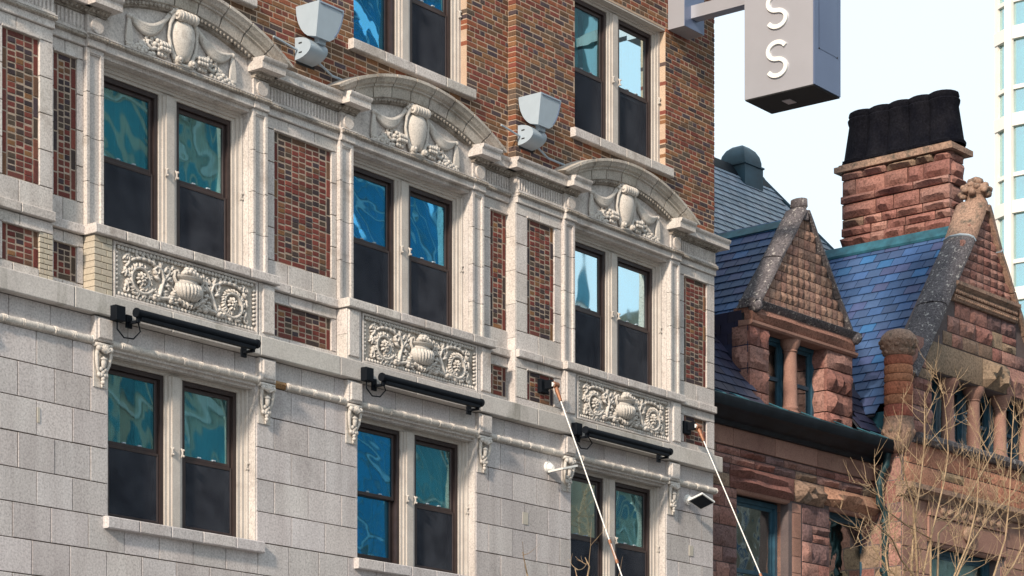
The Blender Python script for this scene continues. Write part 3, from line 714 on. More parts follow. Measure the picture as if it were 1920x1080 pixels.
for i, xc in enumerate(BAYS):
    yw = bay_y(xc); yb = yw-.05; yf = -.05 if yw > 0 else -.08
    twin_window(xc, HW, ZS1+.012, 10.574, yb+.165, GL[i], [['r', 'r'], ['a', 'a'], ['r', 'a'], ['', 'r']][i], head=.10)
    for e0, e1 in ((xc+HW-.010, xc+HW+.04), (xc-HW-.04, xc-HW+.010)): MB().box(e0, e1, yb+.065, yb+.19, ZS1+.01, 10.574).build('reveal', 'tc', hotel)
    s = MB().box(xc-HW-.2, xc+HW+.2, yf-.03, yb+.32, ZS0+.01, ZS1-.01).build('balcony_sill', 'mortar_dark', hotel)
    run_blocks('sill_block', xc-HW-PW-.035, xc+HW+PW+.035, yf-.065, .45, ZS0, ZS1+.004, 'tc', s, n=6, ch=.01)
    core = MB().box(xc-1.37, xc+1.37, yf+.035, .4, ZB1-.01, ZS0+.005).build('carved_panel', 'tca', hotel)  # darker ground behind the carving: recess shadow put into its colour
    for sd in (-1, 1):
        a, b = (xc-1.40, xc-1.135) if sd < 0 else (xc+1.135, xc+1.40)
        if i == 1 and sd < 0:
            for k in range(9):
                zz = ZB1+k*(ZS0-ZB1)/9; md = a+(b-a)*(.4 if k % 2 else .68)
                for p, q in ((a, md), (md, b)): block('buff_brick', p, q, yf-.005, .3, zz, zz+(ZS0-ZB1)/9, 'yb', core, gap=.006, ch=.004, ta=.05)
        else:
            block('pier_block', a, b, yf, .36, ZB1, ZB1+.31, 'tc', core, gap=.004); block('pier_block', a, b, yf, .36, ZB1+.31, ZS0, 'tc', core, gap=.004)
            m0 = a+.05 if sd > 0 else a+.02
            MB().box(m0, m0+.19, yf-.022, yf+.01, ZB1+.05, ZS0-.02, .01).build('pier_panel', 'tc', core)
    p0, p1, q0, q1 = xc-1.115, xc+1.115, ZB1+.012, ZS0-.006
    fm = MB(); frame(fm, p0, p1, q0, q1, .028, yf-.004, yf+.04, .006); fm.build('panel_border', 'tc', core)
    bd = MB()
    for zz in (q0+.052, q1-.052): 
        n = 40
        for k in range(n): bd.ell((p0+.06+(p1-p0-.12)*(k+.5)/n, yf+.018, zz), (.024, .024, .026), .35, 6, 4)
    for xx in (p0+.052, p1-.052):
        n = 9
        for k in range(n): bd.ell((xx, yf+.018, q0+.09+(q1-q0-.18)*(k+.5)/n), (.024, .024, .020), .3, 6, 4)
    bd.build('bead_border', 'tcr', core, ang=70)
    zc = (q0+q1)/2
    for nm_, me_ in (('urn', urn_me), ('foliage_scroll', scr_l), ('foliage_scroll', scr_r)): put(nm_, me_, core, (xc, yf+.034, zc)).scale = (1, 1.5, 1)

# arched pediments
AP_R, AP_H = 3.14, 1.64
ang0 = math.asin(AP_H/AP_R)
def arc_sweep(mb, prof, xc, zc, a0, a1, n, caps=True, col=(1, 1, 1)):
    k = len(prof); vs = []; fs = []
    for i in range(n+1):
        a = a0+(a1-a0)*i/n
        for r, y in prof: vs.append((xc+r*math.sin(a), y, max(zc+r*math.cos(a), ZT+.012)))
    for i in range(n):
        for j in range(k):
            p, q = i*k+j, i*k+(j+1) % k
            fs.append((p, q, q+k, p+k))
    if caps: fs += [tuple(range(k-1, -1, -1)), tuple(range(n*k, (n+1)*k))]
    mb.add(vs, fs, col)
def cartouche():
    mb = MB()
    mb.lathe([(.03, -.30), (.085, -.285), (.115, -.23), (.155, -.12), (.175, -.02), (.165, .07), (.13, .13), (.08, .155)], (0, -.02, .06), 20, sq=(1, .62))
    for s in (-1, 1):                                      # strapwork round the shield
        mb.tube([(s*.06, -.05, .27), (s*.15, -.05, .235), (s*.205, -.045, .13), (s*.215, -.03, .0), (s*.19, -.03, -.10), (s*.15, -.03, -.18), (s*.125, -.03, -.235)], [.035, .03, .022, .02, .022, .026, .03], 7)
        mb.tube([(s*.10, -.10, -.245), (s*.10, -.02, -.245)], [.038, .042], 10)
        mb.ell((s*.10, -.105, -.245), (.022, .016, .022))
    mb.tube([(-.14, -.10, .235), (.14, -.10, .235)], [.055, .055], 12)           # rolled top
    for k in range(5): mb.tube([(-.10+.05*k-.012, -.10, .235), (-.10+.05*k+.012, -.10, .235)], [.063, .063], 12)
    mb.tube([(-.15, -.10, .235), (-.142, -.10, .235)], [.05, .05], 12); mb.ell((-.155, -.10, .235), (.018, .022, .022))
    for s in (-1, 1): mb.tube([(s*.07, -.06, .27), (s*.12, -.05, .30), (s*.17, -.045, .285), (s*.20, -.04, .24)], [.03, .032, .028, .02], 7)
    mb.box(-.12, .12, -.07, .02, -.30, -.27, .008)
    return mb.mesh('cartouche', 'tcr', centre=False, ang=60)[0]
def swag(sx):
    mb = MB(); P2 = lambda x, z, y=-.03: (sx*x, y, z)
    for k in range(4):                                     # hanging cloth of several folds
        d = .03*k; pts = []
        for i in range(15):
            t = i/14; x = .19+.60*t; z = .20-(.16*t)-(.20+d*1.5)*math.sin(math.pi*t)*.62
            pts.append(P2(x, z+.01*k*(1-t), -.03-.012*math.sin(math.pi*t)+.004*k))
        mb.tube(pts, [.022+.016*math.sin(math.pi*i/14) for i in range(15)], 6)
    mb.ell(P2(.80, .03), (.036, .034, .036))
    for k in range(5): mb.tube([P2(.80+(k-2)*.006, .01), P2(.80+(k-2)*.016, -.14), P2(.80+(k-2)*.022, -.26)], [.013, .018, .012], 5)
    mb.ell(P2(.80, -.275), (.05, .03, .03)); mb.ell(P2(.785, -.305), (.03, .03, .03)); mb.ell(P2(.82, -.31), (.028, .028, .028))
    return mb.mesh('swag', 'tcr', centre=False, ang=70)[0]
def grapes(sx):
    mb = MB(); rnd = random.Random(3); P2 = lambda x, z, y=-.03: (sx*x, y, z)
    for r_, n in enumerate((5, 5, 4, 3)):
        for k in range(n): mb.ell(P2(.21+.045*k+.02*(r_ % 2)+.012*r_, -.15-.042*r_+.012*k*.2, -.045+.006*r_), (.028, .028, .028))
    for k in range(8): mb.ell(P2(.23+.04*(k % 4), -.17-.045*(k//4), -.07), (.026, .024, .026))
    mb.tube([P2(.40, -.22), P2(.47, -.25), P2(.53, -.21), P2(.52, -.17), P2(.48, -.17)], [.022, .024, .02, .018, .018], 6)
    mb.tube([P2(.52, -.27), P2(.60, -.25), P2(.66, -.27), P2(.70, -.25)], [.024, .02, .02, .016], 6)
    for x, z in ((.60, -.285), (.64, -.25), (.66, -.30), (.70, -.28), (.73, -.31), (.62, -.32), (.57, -.30), (.45, -.30), (.50, -.31)): mb.ell(P2(x, z, -.035), (.032, .03, .030))
    for k in range(26):
        x = rnd.uniform(.22, .76); z = -.14-.16*(x-.2)-rnd.uniform(0, .11); a = rnd.uniform(-.6, 2.6)
        mb.ell(P2(x, z, -.026), (rnd.uniform(.03, .055), .02, rnd.uniform(.014, .022)), a if sx > 0 else math.pi-a, 6, 4)
    for x, z, a in ((.46, -.13, 1.0), (.53, -.12, 2.0), (.42, -.10, .7)): mb.ell(P2(x, z, -.02), (.05, .018, .026), a if sx > 0 else math.pi-a, 6, 4)
    return mb.mesh('grape_cluster', 'tcr', centre=False, ang=70)[0]
car_me, sw, gr_ = cartouche(), {s: swag(s) for s in (-1, 1)}, {s: grapes(s) for s in (-1, 1)}
for xc in BAYS:
    yw = bay_y(xc); zc = 11.64-AP_R; R = AP_R; y = yw
    prof = [(R+.03, y+.06), (R, y-.245), (R-.035, y-.245), (R-.05, y-.225), (R-.085, y-.205), (R-.105, y-.17), (R-.125, y-.17), (R-.13, y-.145), (R-.235, y-.125), (R-.25, y-.12), (R-.25, y-.02), (R-.23, y+.06)]
    core = MB(); arc_sweep(core, [(R+.01, y+.1), (R-.005, y-.11), (R-.245, y-.10), (R-.245, y+.1)], xc, zc, -ang0+.004, ang0-.004, 24)
    ped = core.build('arched_pediment', 'mortar_dark', hotel)
    nv = 9
    for i in range(nv):
        a0 = -ang0+2*ang0*i/nv+.0036; a1 = -ang0+2*ang0*(i+1)/nv-.0036
        v = MB(); arc_sweep(v, prof, xc, zc, a0, a1, 5); o = v.build('arch_block', 'tca', ped, ang=30); o.color = (*tint(.07), 1)
    e = MB(); n = 44
    arc_sweep(e, [(R-.251, y-.13), (R-.285, y-.085), (R-.31, y-.08), (R-.32, y-.04), (R-.32, y+.02), (R-.251, y+.02)], xc, zc, -ang0*.86, ang0*.86, 24)
    for k in range(n):
        a = -ang0*.84+ang0*1.68*(k+.5)/n; e.ell((xc+(R-.278)*math.sin(a), y-.10, zc+(R-.278)*math.cos(a)), (.026, .024, .026), -a, 6, 4)
    e.build('egg_moulding', 'tcd', ped, ang=50)
    ty = MB(); vs = []; n = 24; aa = ang0*.90                     # tympanum slab
    for k in range(n+1):
        a = -aa+2*aa*k/n; vs.append((xc+(R-.255)*math.sin(a), zc+(R-.255)*math.cos(a)))
    fs = []; V3 = []
    for x, z in vs: V3 += [(x, y-.035, z), (x, y-.035, ZF-.004)]
    fs = [(2*k, 2*k+1, 2*k+3, 2*k+2) for k in range(n)]
    ty.add(V3, fs); ty.build('tympanum', 'tc', ped)
    zr = ZF+.30
    put('cartouche', car_me, ped, (xc, y-.045, zr))
    for s in (-1, 1): put('swag', sw[s], ped, (xc, y-.035, zr+.02)); put('grape_cluster', gr_[s], ped, (xc, y-.035, zr+.03))

# ------------------------------------------------------------------ hotel: brick storey
UP = {}
s2z = Z(652, 67, .02); s3z = Z(1063, 229, -.11)
SILLZ = (s2z+s3z)/2
UH = Z(1249, 55, -.02)
up_ops = []
for i, xc in enumerate(BAYS):
    up_ops.append((xc-1.10+.01, xc+1.10, SILLZ, UH))
ZU1 = 16.2
for a, b, yw in ((9, XS1, YP), (XS1+.001, XS2-.001, YR), (XS2+.008, XE-.008, YP)):
    mb = MB()
    ops = [o for o in up_ops if o[0] > a-1 and o[1] < b+1]
    for c in cells(a, b, ZT-.2, ZU1, ops): mb.box(c[0], c[1], yw+.006, .50, c[2], c[3])
    part = mb.build('brick_wall', 'mortar', hotel)
    x0, x1 = max(a, 15.6), b
    if abs(a-XS2-.008) < .001: x0 = XS2
    if b > 29: x1 = XE
    z = ZT-.06; r = 0
    UDK = [tuple(v*1.5 for v in c_) for c_ in DARK]
    UPAL = [(.42, [(.225, .078, .046), (.26, .088, .048), (.20, .066, .046), (.195, .058, .044)]), (.24, UDK), (.34, [(.235, .115, .058), (.22, .11, .055), (.15, .085, .052)])]
    while z < ZU1-.05:
        z1 = z+.0685
        for p, q in rowspans(x0, x1, z, z1, ops):
            head = r % 6 == 5; L = .108 if head else .214; g = .015
            x = p-(.5*L if r % 2 else 0)-(.25*L if r % 4 == 2 else 0)
            while x < q-.02:
                e0, e1 = max(x, p), min(x+L*(1 if head or random.random() > .12 else .5), q)
                nx = e1
                if e1-e0 > .035:
                    edge = (abs(e0-p) < .001 or abs(e1-q) < .001)
                    bricks.append((part, e0+(0 if abs(e0-p) < .001 else g/2), e1-(0 if abs(e1-q) < .001 else g/2), z+.0075, z1-.0075, yw+random.uniform(-.002, .003), .125 if edge else .022, pick(UPAL)))
                x = nx
        z = z1; r += 1
mb = MB(); mb.box(9, XE-.02, .16, .5, ZU1, 21); mb.box(XE-.06, XE-.011, .5, 13, 0, 21); mb.box(9, XE-.06, 12.9, 13, 0, 21); mb.box(9, XE-.05, .4, 13, 21, 21.2); mb.box(9, 9.05, .5, 12.9, 0, 21)
mb.box(9, XE-.07, 1.25, 1.30, 0, 21)
mb.build('rear_walls', 'mortar', hotel)
for i, xc in enumerate(BAYS):
    yw = bay_y(xc)
    twin_window(xc, 1.10, SILLZ+.01, UH, yw+.10, [('glass_teal',)*2, ('glass_teal',)*2, ('glass_blue', 'glass_blue'), ('glass_teal', 'glass_sky')][i], ['r', 'r'] if i < 3 else ['lr', 'r'], (i != 2, True), head=.09, moulded=False)
    s = MB().box(xc-1.15, xc+1.15, yw-.04, yw+.3, SILLZ-.10, SILLZ-.008).build('window_sill', 'mortar_dark', hotel)
    run_blocks('sill_block', xc-1.20, xc+1.20, yw-.085, .35, SILLZ-.125, SILLZ+.008, 'tc', s, n=4, ch=.01)
    MB().box(xc-1.12, xc+1.12, yw+.012, yw+.11, UH-.025, UH+.004).build('steel_lintel', 'jamb', hotel)

# place the bricks: the 300 that show largest are objects, the others stay real geometry in their wall
def score(b):
    u, v, d = proj(((b[1]+b[2])/2, b[5], (b[3]+b[4])/2))
    vis = 0 < u < 1920 and 0 < v < 1080
    return (b[2]-b[1])*(b[4]-b[3])/d**2*(1 if vis else 1e-6)
order = sorted(range(len(bricks)), key=lambda i: -score(bricks[i]))
single = set(order[:300]); rest = {}
for i, (par, x0, x1, z0, z1, y, d, col) in enumerate(bricks):
    if i in single:
        w, h = x1-x0, z1-z0
        put('brick', blockmesh('brick', round(w, 2) if w > .05 else w, h, d, .004, 'brick'), par, ((x0+x1)/2, y, (z0+z1)/2), color=col, rot=(0, random.uniform(-.012, .012), 0))
    else:
        m = rest.setdefault(par.name, (par, MB()))[1]; j = lambda: random.uniform(-.0015, .0015)
        m.box(x0+j(), x1+j(), y, y+d, z0+j(), z1+j(), .004, col)
for par, m in rest.values(): m.build('brickwork', 'brick', par, kind='stuff')

# ================================================================== brownstone house (own frame: p along its front, q inwards)
RB = math.radians(-2.4); OB = Vector((29.9, 0.5, 0))
MBW = Matrix.Translation(OB) @ Matrix.Rotation(RB, 4, 'Z'); MBI = MBW.inverted()
def BQ(u, v, q):
    c = MBI @ CAM; d = MBI.to_3x3() @ ray(u, v); r = c+d*((q-c.y)/d.y); return r.x, r.z
def BP(u, v, p):
    c = MBI @ CAM; d = MBI.to_3x3() @ ray(u, v); r = c+d*((p-c.x)/d.x); return r.y, r.z
house = empty('brownstone_house', OB, 'red sandstone mansion with blue slate roofs, steep gables and black chimney pots', 'house', rz=RB, local=True)
SRED = [(.30, .155, .132), (.265, .130, .113), (.34, .190, .162), (.25, .120, .105), (.31, .178, .155)]
SBUF = [(.27, .195, .145), (.25, .175, .135), (.29, .215, .155)]
SMAU = [(.19, .12, .12), (.17, .105, .105), (.21, .13, .125)]
SPAL = [(.62, SRED), (.16, SBUF), (.22, SMAU)]
SPALW = [(.66, [(.46, .22, .15), (.42, .19, .13), (.50, .26, .18)]), (.28, [(.50, .36, .23), (.47, .33, .21)]), (.06, SMAU)]
def rock(p0, p1, q, z0, z1, parent, pal=SPAL, bulge=.03, d=.10, gap=.018, side=False, name='sandstone_block', mat='brown', pillow=False, col=None):
    w, h = p1-p0-gap, z1-z0-gap
    if w < .03 or h < .03: return
    me = rockmesh(name, w, h, d, bulge*random.uniform(.6, 1.4), mat, pillow)
    if side: loc = (q, (p0+p1)/2, (z0+z1)/2); rot = (0, 0, -math.pi/2)
    else: loc = (((p0+p1)/2), q, (z0+z1)/2); rot = None
    put(name, me, parent, loc, rot, color=col or pick(pal))
def rubble(p0, p1, z0, z1, q, ops, parent, pal=SPAL, bulge=.045, hs=(.20, .36), ws=(.25, .62), side=False, inside=None, **k):
    z = z0
    while z < z1-.02:
        h = random.uniform(*hs)
        if z1-(z+h) < hs[0]*.7: h = z1-z
        for a, b in rowspans(p0, p1, z, z+h, ops):
            x = a
            while x < b-.01:
                w = random.uniform(*ws)
                if b-(x+w) < ws[0]*.7: w = b-x
                if inside is None or (inside(x, z+h) and inside(x+w, z+h)):
                    if h > .27 and w > .24 and random.random() < .32:
                        m = z+h*random.uniform(.4, .6)
                        rock(x, x+w, q, z, m, parent, pal, bulge, side=side, **k); rock(x, x+w, q, m, z+h, parent, pal, bulge, side=side, **k)
                    else: rock(x, x+w, q, z, z+h, parent, pal, bulge, side=side, **k)
                x += w
        z += h
def sash_window(parent, p0, p1, z0, z1, q, gl='glass_dark', mid=True, curtain=None, t=.07):
    w = MB(); frame(w, p0, p1, z0, z1, t, q, q+.12); frame(w, p0+t, p1-t, z0+t, z1-t, .05, q+.045, q+.10)
    if mid: w.box(p0+t+.05, p1-t-.05, q+.03, q+.09, (z0+z1)/2-.03, (z0+z1)/2+.03)
    win = w.build('window', 'sash_blue', parent)
    zm = (z0+z1)/2
    if mid:
        MB().box(p0+t+.045, p1-t-.045, q+.062, q+.068, zm+.025, z1-t-.045).build('pane', gl, win)
        MB().box(p0+t+.045, p1-t-.045, q+.062, q+.068, z0+t+.045, zm-.025).build('pane', gl, win)
    else: MB().box(p0+t+.045, p1-t-.045, q+.062, q+.068, z0+t+.045, z1-t-.045).build('pane', gl, win)
    r = MB(); r.box(p0, p1, q+.8, q+.85, z0, z1); r.box(p0-.04, p0, q+.121, q+.8, z0, z1); r.box(p1, p1+.04, q+.121, q+.8, z0, z1); r.box(p0, p1, q+.121, q+.8, z1, z1+.04); r.box(p0, p1, q+.121, q+.8, z0-.04, z0)
    r.build('room_interior', 'room', win)
    if curtain == 'side':
        MB().box(p0+t+.05, p0+t+.05+(p1-p0)*.3, q+.2, q+.21, z0+.05, z1-.05).build('curtain', 'curtain', win)
    if curtain == 'swag':                                  # gathered festoon blind
        n, m = 30, 26; mbc = MB(); vs = []; fs = []
        for i in range(n+1):
            for j in range(m+1):
                s, u_ = i/n, j/m; x = p0+t+(p1-p0-2*t)*s; ph = (s*3) % 1
                z = z1-t-(z1-z0-2*t)*u_
                y = q+.22-.045*abs(math.sin((u_*13+abs(ph-.5)*2.2)*math.pi))*(1-.3*u_)
                vs.append((x, y, z))
        for i in range(n):
            for j in range(m):
                a = i*(m+1)+j; fs.append((a, a+1, a+m+2, a+m+1))
        mbc.add(vs, fs); mbc.build('festoon_blind', 'curtain', win, ang=80)
    return win

# ---- main wall
WA = (1.29, 2.72, 5.4, 7.72); WB = (3.89, 5.40, 5.4, 7.80)
mops = [WA, WB]
mb = MB()
for c in cells(-.02, 5.6, 0, 8.72, [WA, WB]): mb.box(c[0], c[1], .012, .5, c[2], c[3])
mw = mb.build('front_wall', 'bmortar', house)
jops = [(WA[0], WA[1]+.38, 5.4, 7.76), (WB[0], WB[1]+.25, 5.4, 7.80)]
rubble(0.0, 5.6, 5.35, 7.74, 0.0, jops, mw)
rubble(0.0, 1.10, 7.74, 8.10, 0.0, [], mw, hs=(.36, .37)); rubble(0, 5.6, 8.10, 8.36, 0.0, [], mw, hs=(.12, .14), ws=(.35, .8))
rock(1.10, 2.86, -.01, 7.74, 8.10, mw, [(1, SRED)], .10); rock(2.86, 3.72, -.01, 7.74, 8.10, mw, [(1, SBUF)], .09); rock(3.72, 5.48, -.01, 7.79, 8.10, mw, [(1, [(.42, .24, .17)])], .12)
for p0, p1, z in ((1.29, 2.75, 7.74), (3.89, 5.45, 7.79)): MB().tube([(p0, .06, z), (p1, .06, z)], .06, 10).build('lintel_roll', 'brown_smooth', mw)
for w in (WA, WB):                                         # rounded jamb stones on the right of each opening
    z = 5.4; k = 0
    while z < w[3]-.02:
        h = min(random.uniform(.22, .45), w[3]-z); pr = []
        p = w[1]; rr = .16; pts = [(p+.34, .0)]+[(p+rr-rr*math.sin(a), rr-rr*math.cos(a)) for a in (0, .4, .8, 1.2, math.pi/2)]+[(p, .35), (p+.34, .35)]
        j = MB(); n = len(pts); j.add([(a, b, z+.005) for a, b in pts]+[(a, b, z+h-.005) for a, b in pts], [(i, (i+1) % n, n+(i+1) % n, n+i) for i in range(n)]+[tuple(range(n-1, -1, -1)), tuple(range(n, 2*n))])
        o = j.build('jamb_stone', 'brown_smooth', mw); o.color = (*tint(.18), 1); z += h; k += 1
sash_window(house, WA[0]-.0, WA[1], 5.45, WA[3]-.03, .22, curtain='side'); sash_window(house, WB[0], WB[1], 5.45, WB[3]-.03, .22, curtain='side')
fz = MB().box(0, 5.6, .008, .2, 8.36, 8.72).build('frieze', 'bmortar', house)
for a, b in ((0, 1.15), (1.15, 2.3), (2.3, 3.5), (3.5, 4.8), (4.8, 5.6)): block('frieze_stone', a, b, -.03, .1, 8.365, 8.70, 'brown_smooth', fz, ta=.15)
# ---- gutter
pf = [(.05, 8.64), (-.10, 8.64), (-.14, 8.70), (-.24, 8.72), (-.30, 8.78), (-.42, 8.82), (-.47, 8.90), (-.47, 8.96), (-.43, 8.96), (-.40, 8.90), (.05, 8.90)]
gt = MB().prism(pf, -.05, 5.42).build('gutter', 'gutter', house)
MB().tube([(-.05, -.462, 8.965), (5.42, -.462, 8.965)], .012, 8).build('gutter_lip', 'verdigris_dark', gt)
MB().add([(-.05, -.40, 8.93), (5.4, -.40, 8.93), (5.4, .12, 9.20), (-.05, .12, 9.20), (-.05, -.40, 8.90), (5.4, -.40, 8.90), (5.4, .12, 9.17), (-.05, .12, 9.17)], [(0, 1, 2, 3), (7, 6, 5, 4), (0, 4, 5, 1), (3, 2, 6, 7), (0, 3, 7, 4), (1, 5, 6, 2)]).build('gutter_flashing', 'gutter', gt)
for i, p in enumerate([.35, .95, 2.0, 2.9, 3.85, 4.55, 4.95, 5.25]):
    MB().tube([(p, -.46, 8.975), (p-.02, -.12, 9.13)], .011, 6).build('gutter_stay', 'verdigris', gt)
ds = MB(); ds.tube([(5.18, -.30, 8.78), (5.16, -.28, 8.60), (5.12, -.20, 8.45), (5.14, -.16, 8.20), (5.16, -.16, 7.98), (5.28, -.19, 7.86), (5.28, -.19, 4.0)], .065, 10)
for z in (8.3, 7.7, 6.9): ds.tube([(5.14+(.14 if z < 8 else 0), -.17, z-.03), (5.14+(.14 if z < 8 else 0), -.17, z+.03)], .08, 10)
ds.build('downspout', 'verdigris_dark', house)
# ---- main roof
MP = 1.357
def mz(q): return 8.98+(q+.2)*MP
def rquad(name, pts, mat, parent, th=.03):
    a, b, c = Vector(pts[0]), Vector(pts[1]), Vector(pts[2]); n = (b-a).cross(c-a).normalized(); n = n if n.z > 0 else -n
    k = len(pts); vs = [Vector(p) for p in pts]+[Vector(p)-n*th for p in pts]
    return MB().add(vs, [tuple(range(k)), tuple(range(2*k-1, k-1, -1))]+[(i, k+i, k+(i+1) % k, (i+1) % k) for i in range(k)]).build(name, mat, parent)
slates = []
def slate_plane(parent, o, a, b, la, lb, w, e, pal, clip, th=.014):
    """slates laid in courses: o = lower corner, a along the eave, b up the slope"""
    o, a, b = Vector(o), Vector(a).normalized(), Vector(b).normalized(); n = a.cross(b)
    if n.z < 0: n = -n
    r = 0; s = 0.0
    while s < lb:
        x = -(w*.5 if r % 2 else 0)
        while x < la:
            c = o+a*(x+w/2)+b*(s+e*.5)
            if clip(c): slates.append((parent, c, a, b, n, w, e, pick(pal)))
            x += w
        s += e; r += 1
BLUE = [(.042, .096, .235), (.036, .084, .205), (.052, .102, .225), (.047, .085, .19)]; TEAL = [(.035, .13, .31), (.05, .12, .29)]; PUR = [(.062, .085, .20), (.058, .075, .17)]
GREY_GLARE = [(.24, .30, .38), (.27, .33, .41), (.21, .27, .35), (.26, .30, .37)]; DPU_SHADE = [(.032, .034, .072), (.036, .035, .064), (.028, .036, .080)]
RQ, RP = 4.0, 7.9
rz_ = mz(RQ)
roof = rquad('main_roof', [(-.3, 1.2, mz(1.2)-.03), (10.62, 1.2, mz(1.2)-.03), (RP, RQ, rz_-.03), (-.3, RQ, rz_-.03)], 'under', house)
rquad('roof_slope', [(-.3, -.2, mz(-.2)-.03), (1.80, -.2, mz(-.2)-.03), (1.80, 1.2, mz(1.2)-.03), (-.3, 1.2, mz(1.2)-.03)], 'under', roof)
rquad('roof_slope', [(4.72, -.2, mz(-.2)-.03), (12, -.2, mz(-.2)-.03), (10.62, 1.2, mz(1.2)-.03), (4.72, 1.2, mz(1.2)-.03)], 'under', roof)
hip = lambda q: RP+(RQ-q)*(12-RP)/(RQ+.2)
bdir = Vector((0, 1, MP)).normalized(); sl_len = math.hypot(RQ+.2, rz_-mz(-.2))
slate_plane(roof, (-.3, -.2, mz(-.2)), (1, 0, 0), bdir, 12.5, sl_len, .25, .165, [(1, GREY_GLARE)], lambda c: c.y > 1.9 and c.x < hip(c.y)-.05 and c.x > 2.5)  # upper courses paler: sky glare put into the slate colour
slate_plane(roof, (-.3, -.2, mz(-.2)), (1, 0, 0), bdir, 12.5, 2.2, .27, .20, [(1, DPU_SHADE)], lambda c: c.y <= 1.95 and c.x < 5.5 and not (1.74 < c.x < 4.80))  # lower courses darker: overhang shade put into the slate colour
rquad('roof_end', [(12, -.2, mz(-.2)-.03), (12, 8, mz(-.2)-.03), (RP, RQ+.1, rz_-.03)], 'under', roof)
rquad('roof_back', [(12, 8.2, mz(-.2)-.03), (-.3, 8.2, mz(-.2)-.03), (-.3, RQ+.02, rz_-.03), (RP, RQ+.02, rz_-.03)], 'under', roof)
MB().prism([(RQ-.16, rz_-.19), (RQ-.14, rz_-.13), (RQ, rz_+.07), (RQ+.14, rz_-.13), (RQ+.12, rz_-.19)], -.3, RP+.05).build('ridge_cap', 'gutter', roof)
MB().tube([(RP, RQ, rz_), (12, -.2, mz(-.2))], .05, 8).build('hip_cap', 'dome', roof)
for row in range(3):
    for i in range(9):
        p = 5.6+.30*i+row*.1; q = RQ-.34-.14*row
        if p > hip(q)-.3: continue
        MB().box(p-.02, p+.02, -.012, .012, 0, .15).build('snow_guard', 'slot', roof).location = (p, q-.02, mz(q)+.09)
dm = MB(); dp = BQ(1389, 330, RQ)[0]
dz = rz_-.12
dm.box(dp-.29, dp+.29, RQ-.29, RQ+.29, dz-.35, dz+.16); dm.box(dp-.31, dp+.31, RQ-.31, RQ+.31, dz+.16, dz+.19)
prd = [(.27, .19), (.27, .27), (.245, .38), (.19, .48), (.11, .55), (.02, .58)]
vs = []; fs = []
for r, z in prd: vs += [(dp-r, RQ-r, dz+z), (dp+r, RQ-r, dz+z), (dp+r, RQ+r, dz+z), (dp-r, RQ+r, dz+z)]
for i in range(len(prd)-1):
    for j in range(4): fs.append((i*4+j, i*4+(j+1) % 4, i*4+4+(j+1) % 4, i*4+4+j))
dm.add(vs, fs+[(len(vs)-4, len(vs)-3, len(vs)-2, len(vs)-1)]); dm.build('roof_cupola', 'dome', roof, ang=50)

# ---- gables
def rake(name, p0, z0, p1, z1, q0, q1, h, mat, parent, n=1):
    """round-backed coping stones up a slope"""
    a = Vector((p0, 0, z0)); b = Vector((p1, 0, z1)); t = (b-a).normalized(); up = Vector((-t.z, 0, t.x)); up = up if up.z > 0 else -up
    prof = [(q0, 0), (q0, h*.45), (q0+(q1-q0)*.12, h*.8), (q0+(q1-q0)*.35, h), (q0+(q1-q0)*.7, h), (q1-(q1-q0)*.08, h*.75), (q1, h*.3), (q1, 0)]
    for i in range(n):
        s0, s1 = a.lerp(b, i/n+(.004 if i else 0)), a.lerp(b, (i+1)/n-(.004 if i < n-1 else 0)); k = len(prof); m = 5; vs = []
        for j in range(m+1):
            c = s0.lerp(s1, j/m)
            for q, hh in prof: vs.append(c+up*(hh+random.uniform(-.008, .008))+Vector((0, q, 0)))
        fs = [(j*k+x, j*k+(x+1) % k, (j+1)*k+(x+1) % k, (j+1)*k+x) for j in range(m) for x in range(k)]+[tuple(range(k-1, -1, -1)), tuple(range(m*k, (m+1)*k))]
        MB().add(vs, fs).build(name, mat, parent, ang=55)
# dormer
DP, DQ, DH = 3.31, .10, 1.24
DZ0, DZ1 = 10.70, 12.30
dslope = (DZ1-DZ0)/DH
db = MB(); db.box(1.80, 1.9, DQ+.12, 3.0, 9.0, 10.55)
dormer = db.build('dormer', 'under', house)
MB().box(4.6, 4.7, DQ+.12, 3.0, 9.0, 10.55).build('dormer_side', 'under', dormer)
tri = MB(); tri.add([(DP-DH-.1, DQ+.02, DZ0-.05), (DP+DH+.1, DQ+.02, DZ0-.05), (DP, DQ+.02, DZ1+.08), (DP-DH-.1, DQ+.35, DZ0-.05), (DP+DH+.1, DQ+.35, DZ0-.05), (DP, DQ+.35, DZ1+.08)], [(0, 1, 2), (5, 4, 3), (0, 3, 4, 1), (1, 4, 5, 2), (2, 5, 3, 0)])
gab = tri.build('dormer_gable', 'bmortar', dormer)
z = DZ0; h = .158; DPALET = [(1, [(.28, .175, .14), (.31, .20, .16), (.24, .15, .125), (.29, .17, .14), (.32, .21, .165)])]
while z < DZ1-.02:
    half = DH*(1-(z+h*.35-DZ0)/(DZ1-DZ0)); w = .165; n = int(half/w)+1
    for i in range(-n, n):
        c = (i+.5)*w
        if abs(c) < half+.04: rock(DP+i*w, DP+(i+1)*w, DQ, z, z+h, gab, DPALET, .035, d=.05, gap=.012, name='gable_stone', pillow=True)
    z += h
for s in (-1, 1): rake('coping_stone', DP+s*(DH+.18), DZ0-.12, DP+s*.02, DZ1+.10, DQ-.07, DQ+.33, .10, 'coping', gab, 2 if s < 0 else 3)
f = MB(); f.lathe([(.15, -.14), (.14, .0), (.10, .05), (.12, .08), (.135, .10), (.13, .20), (.10, .22)], (DP, DQ+.10, DZ1+.10), 8, sq=(.8, 1.2)); f.build('finial', 'coping', gab)
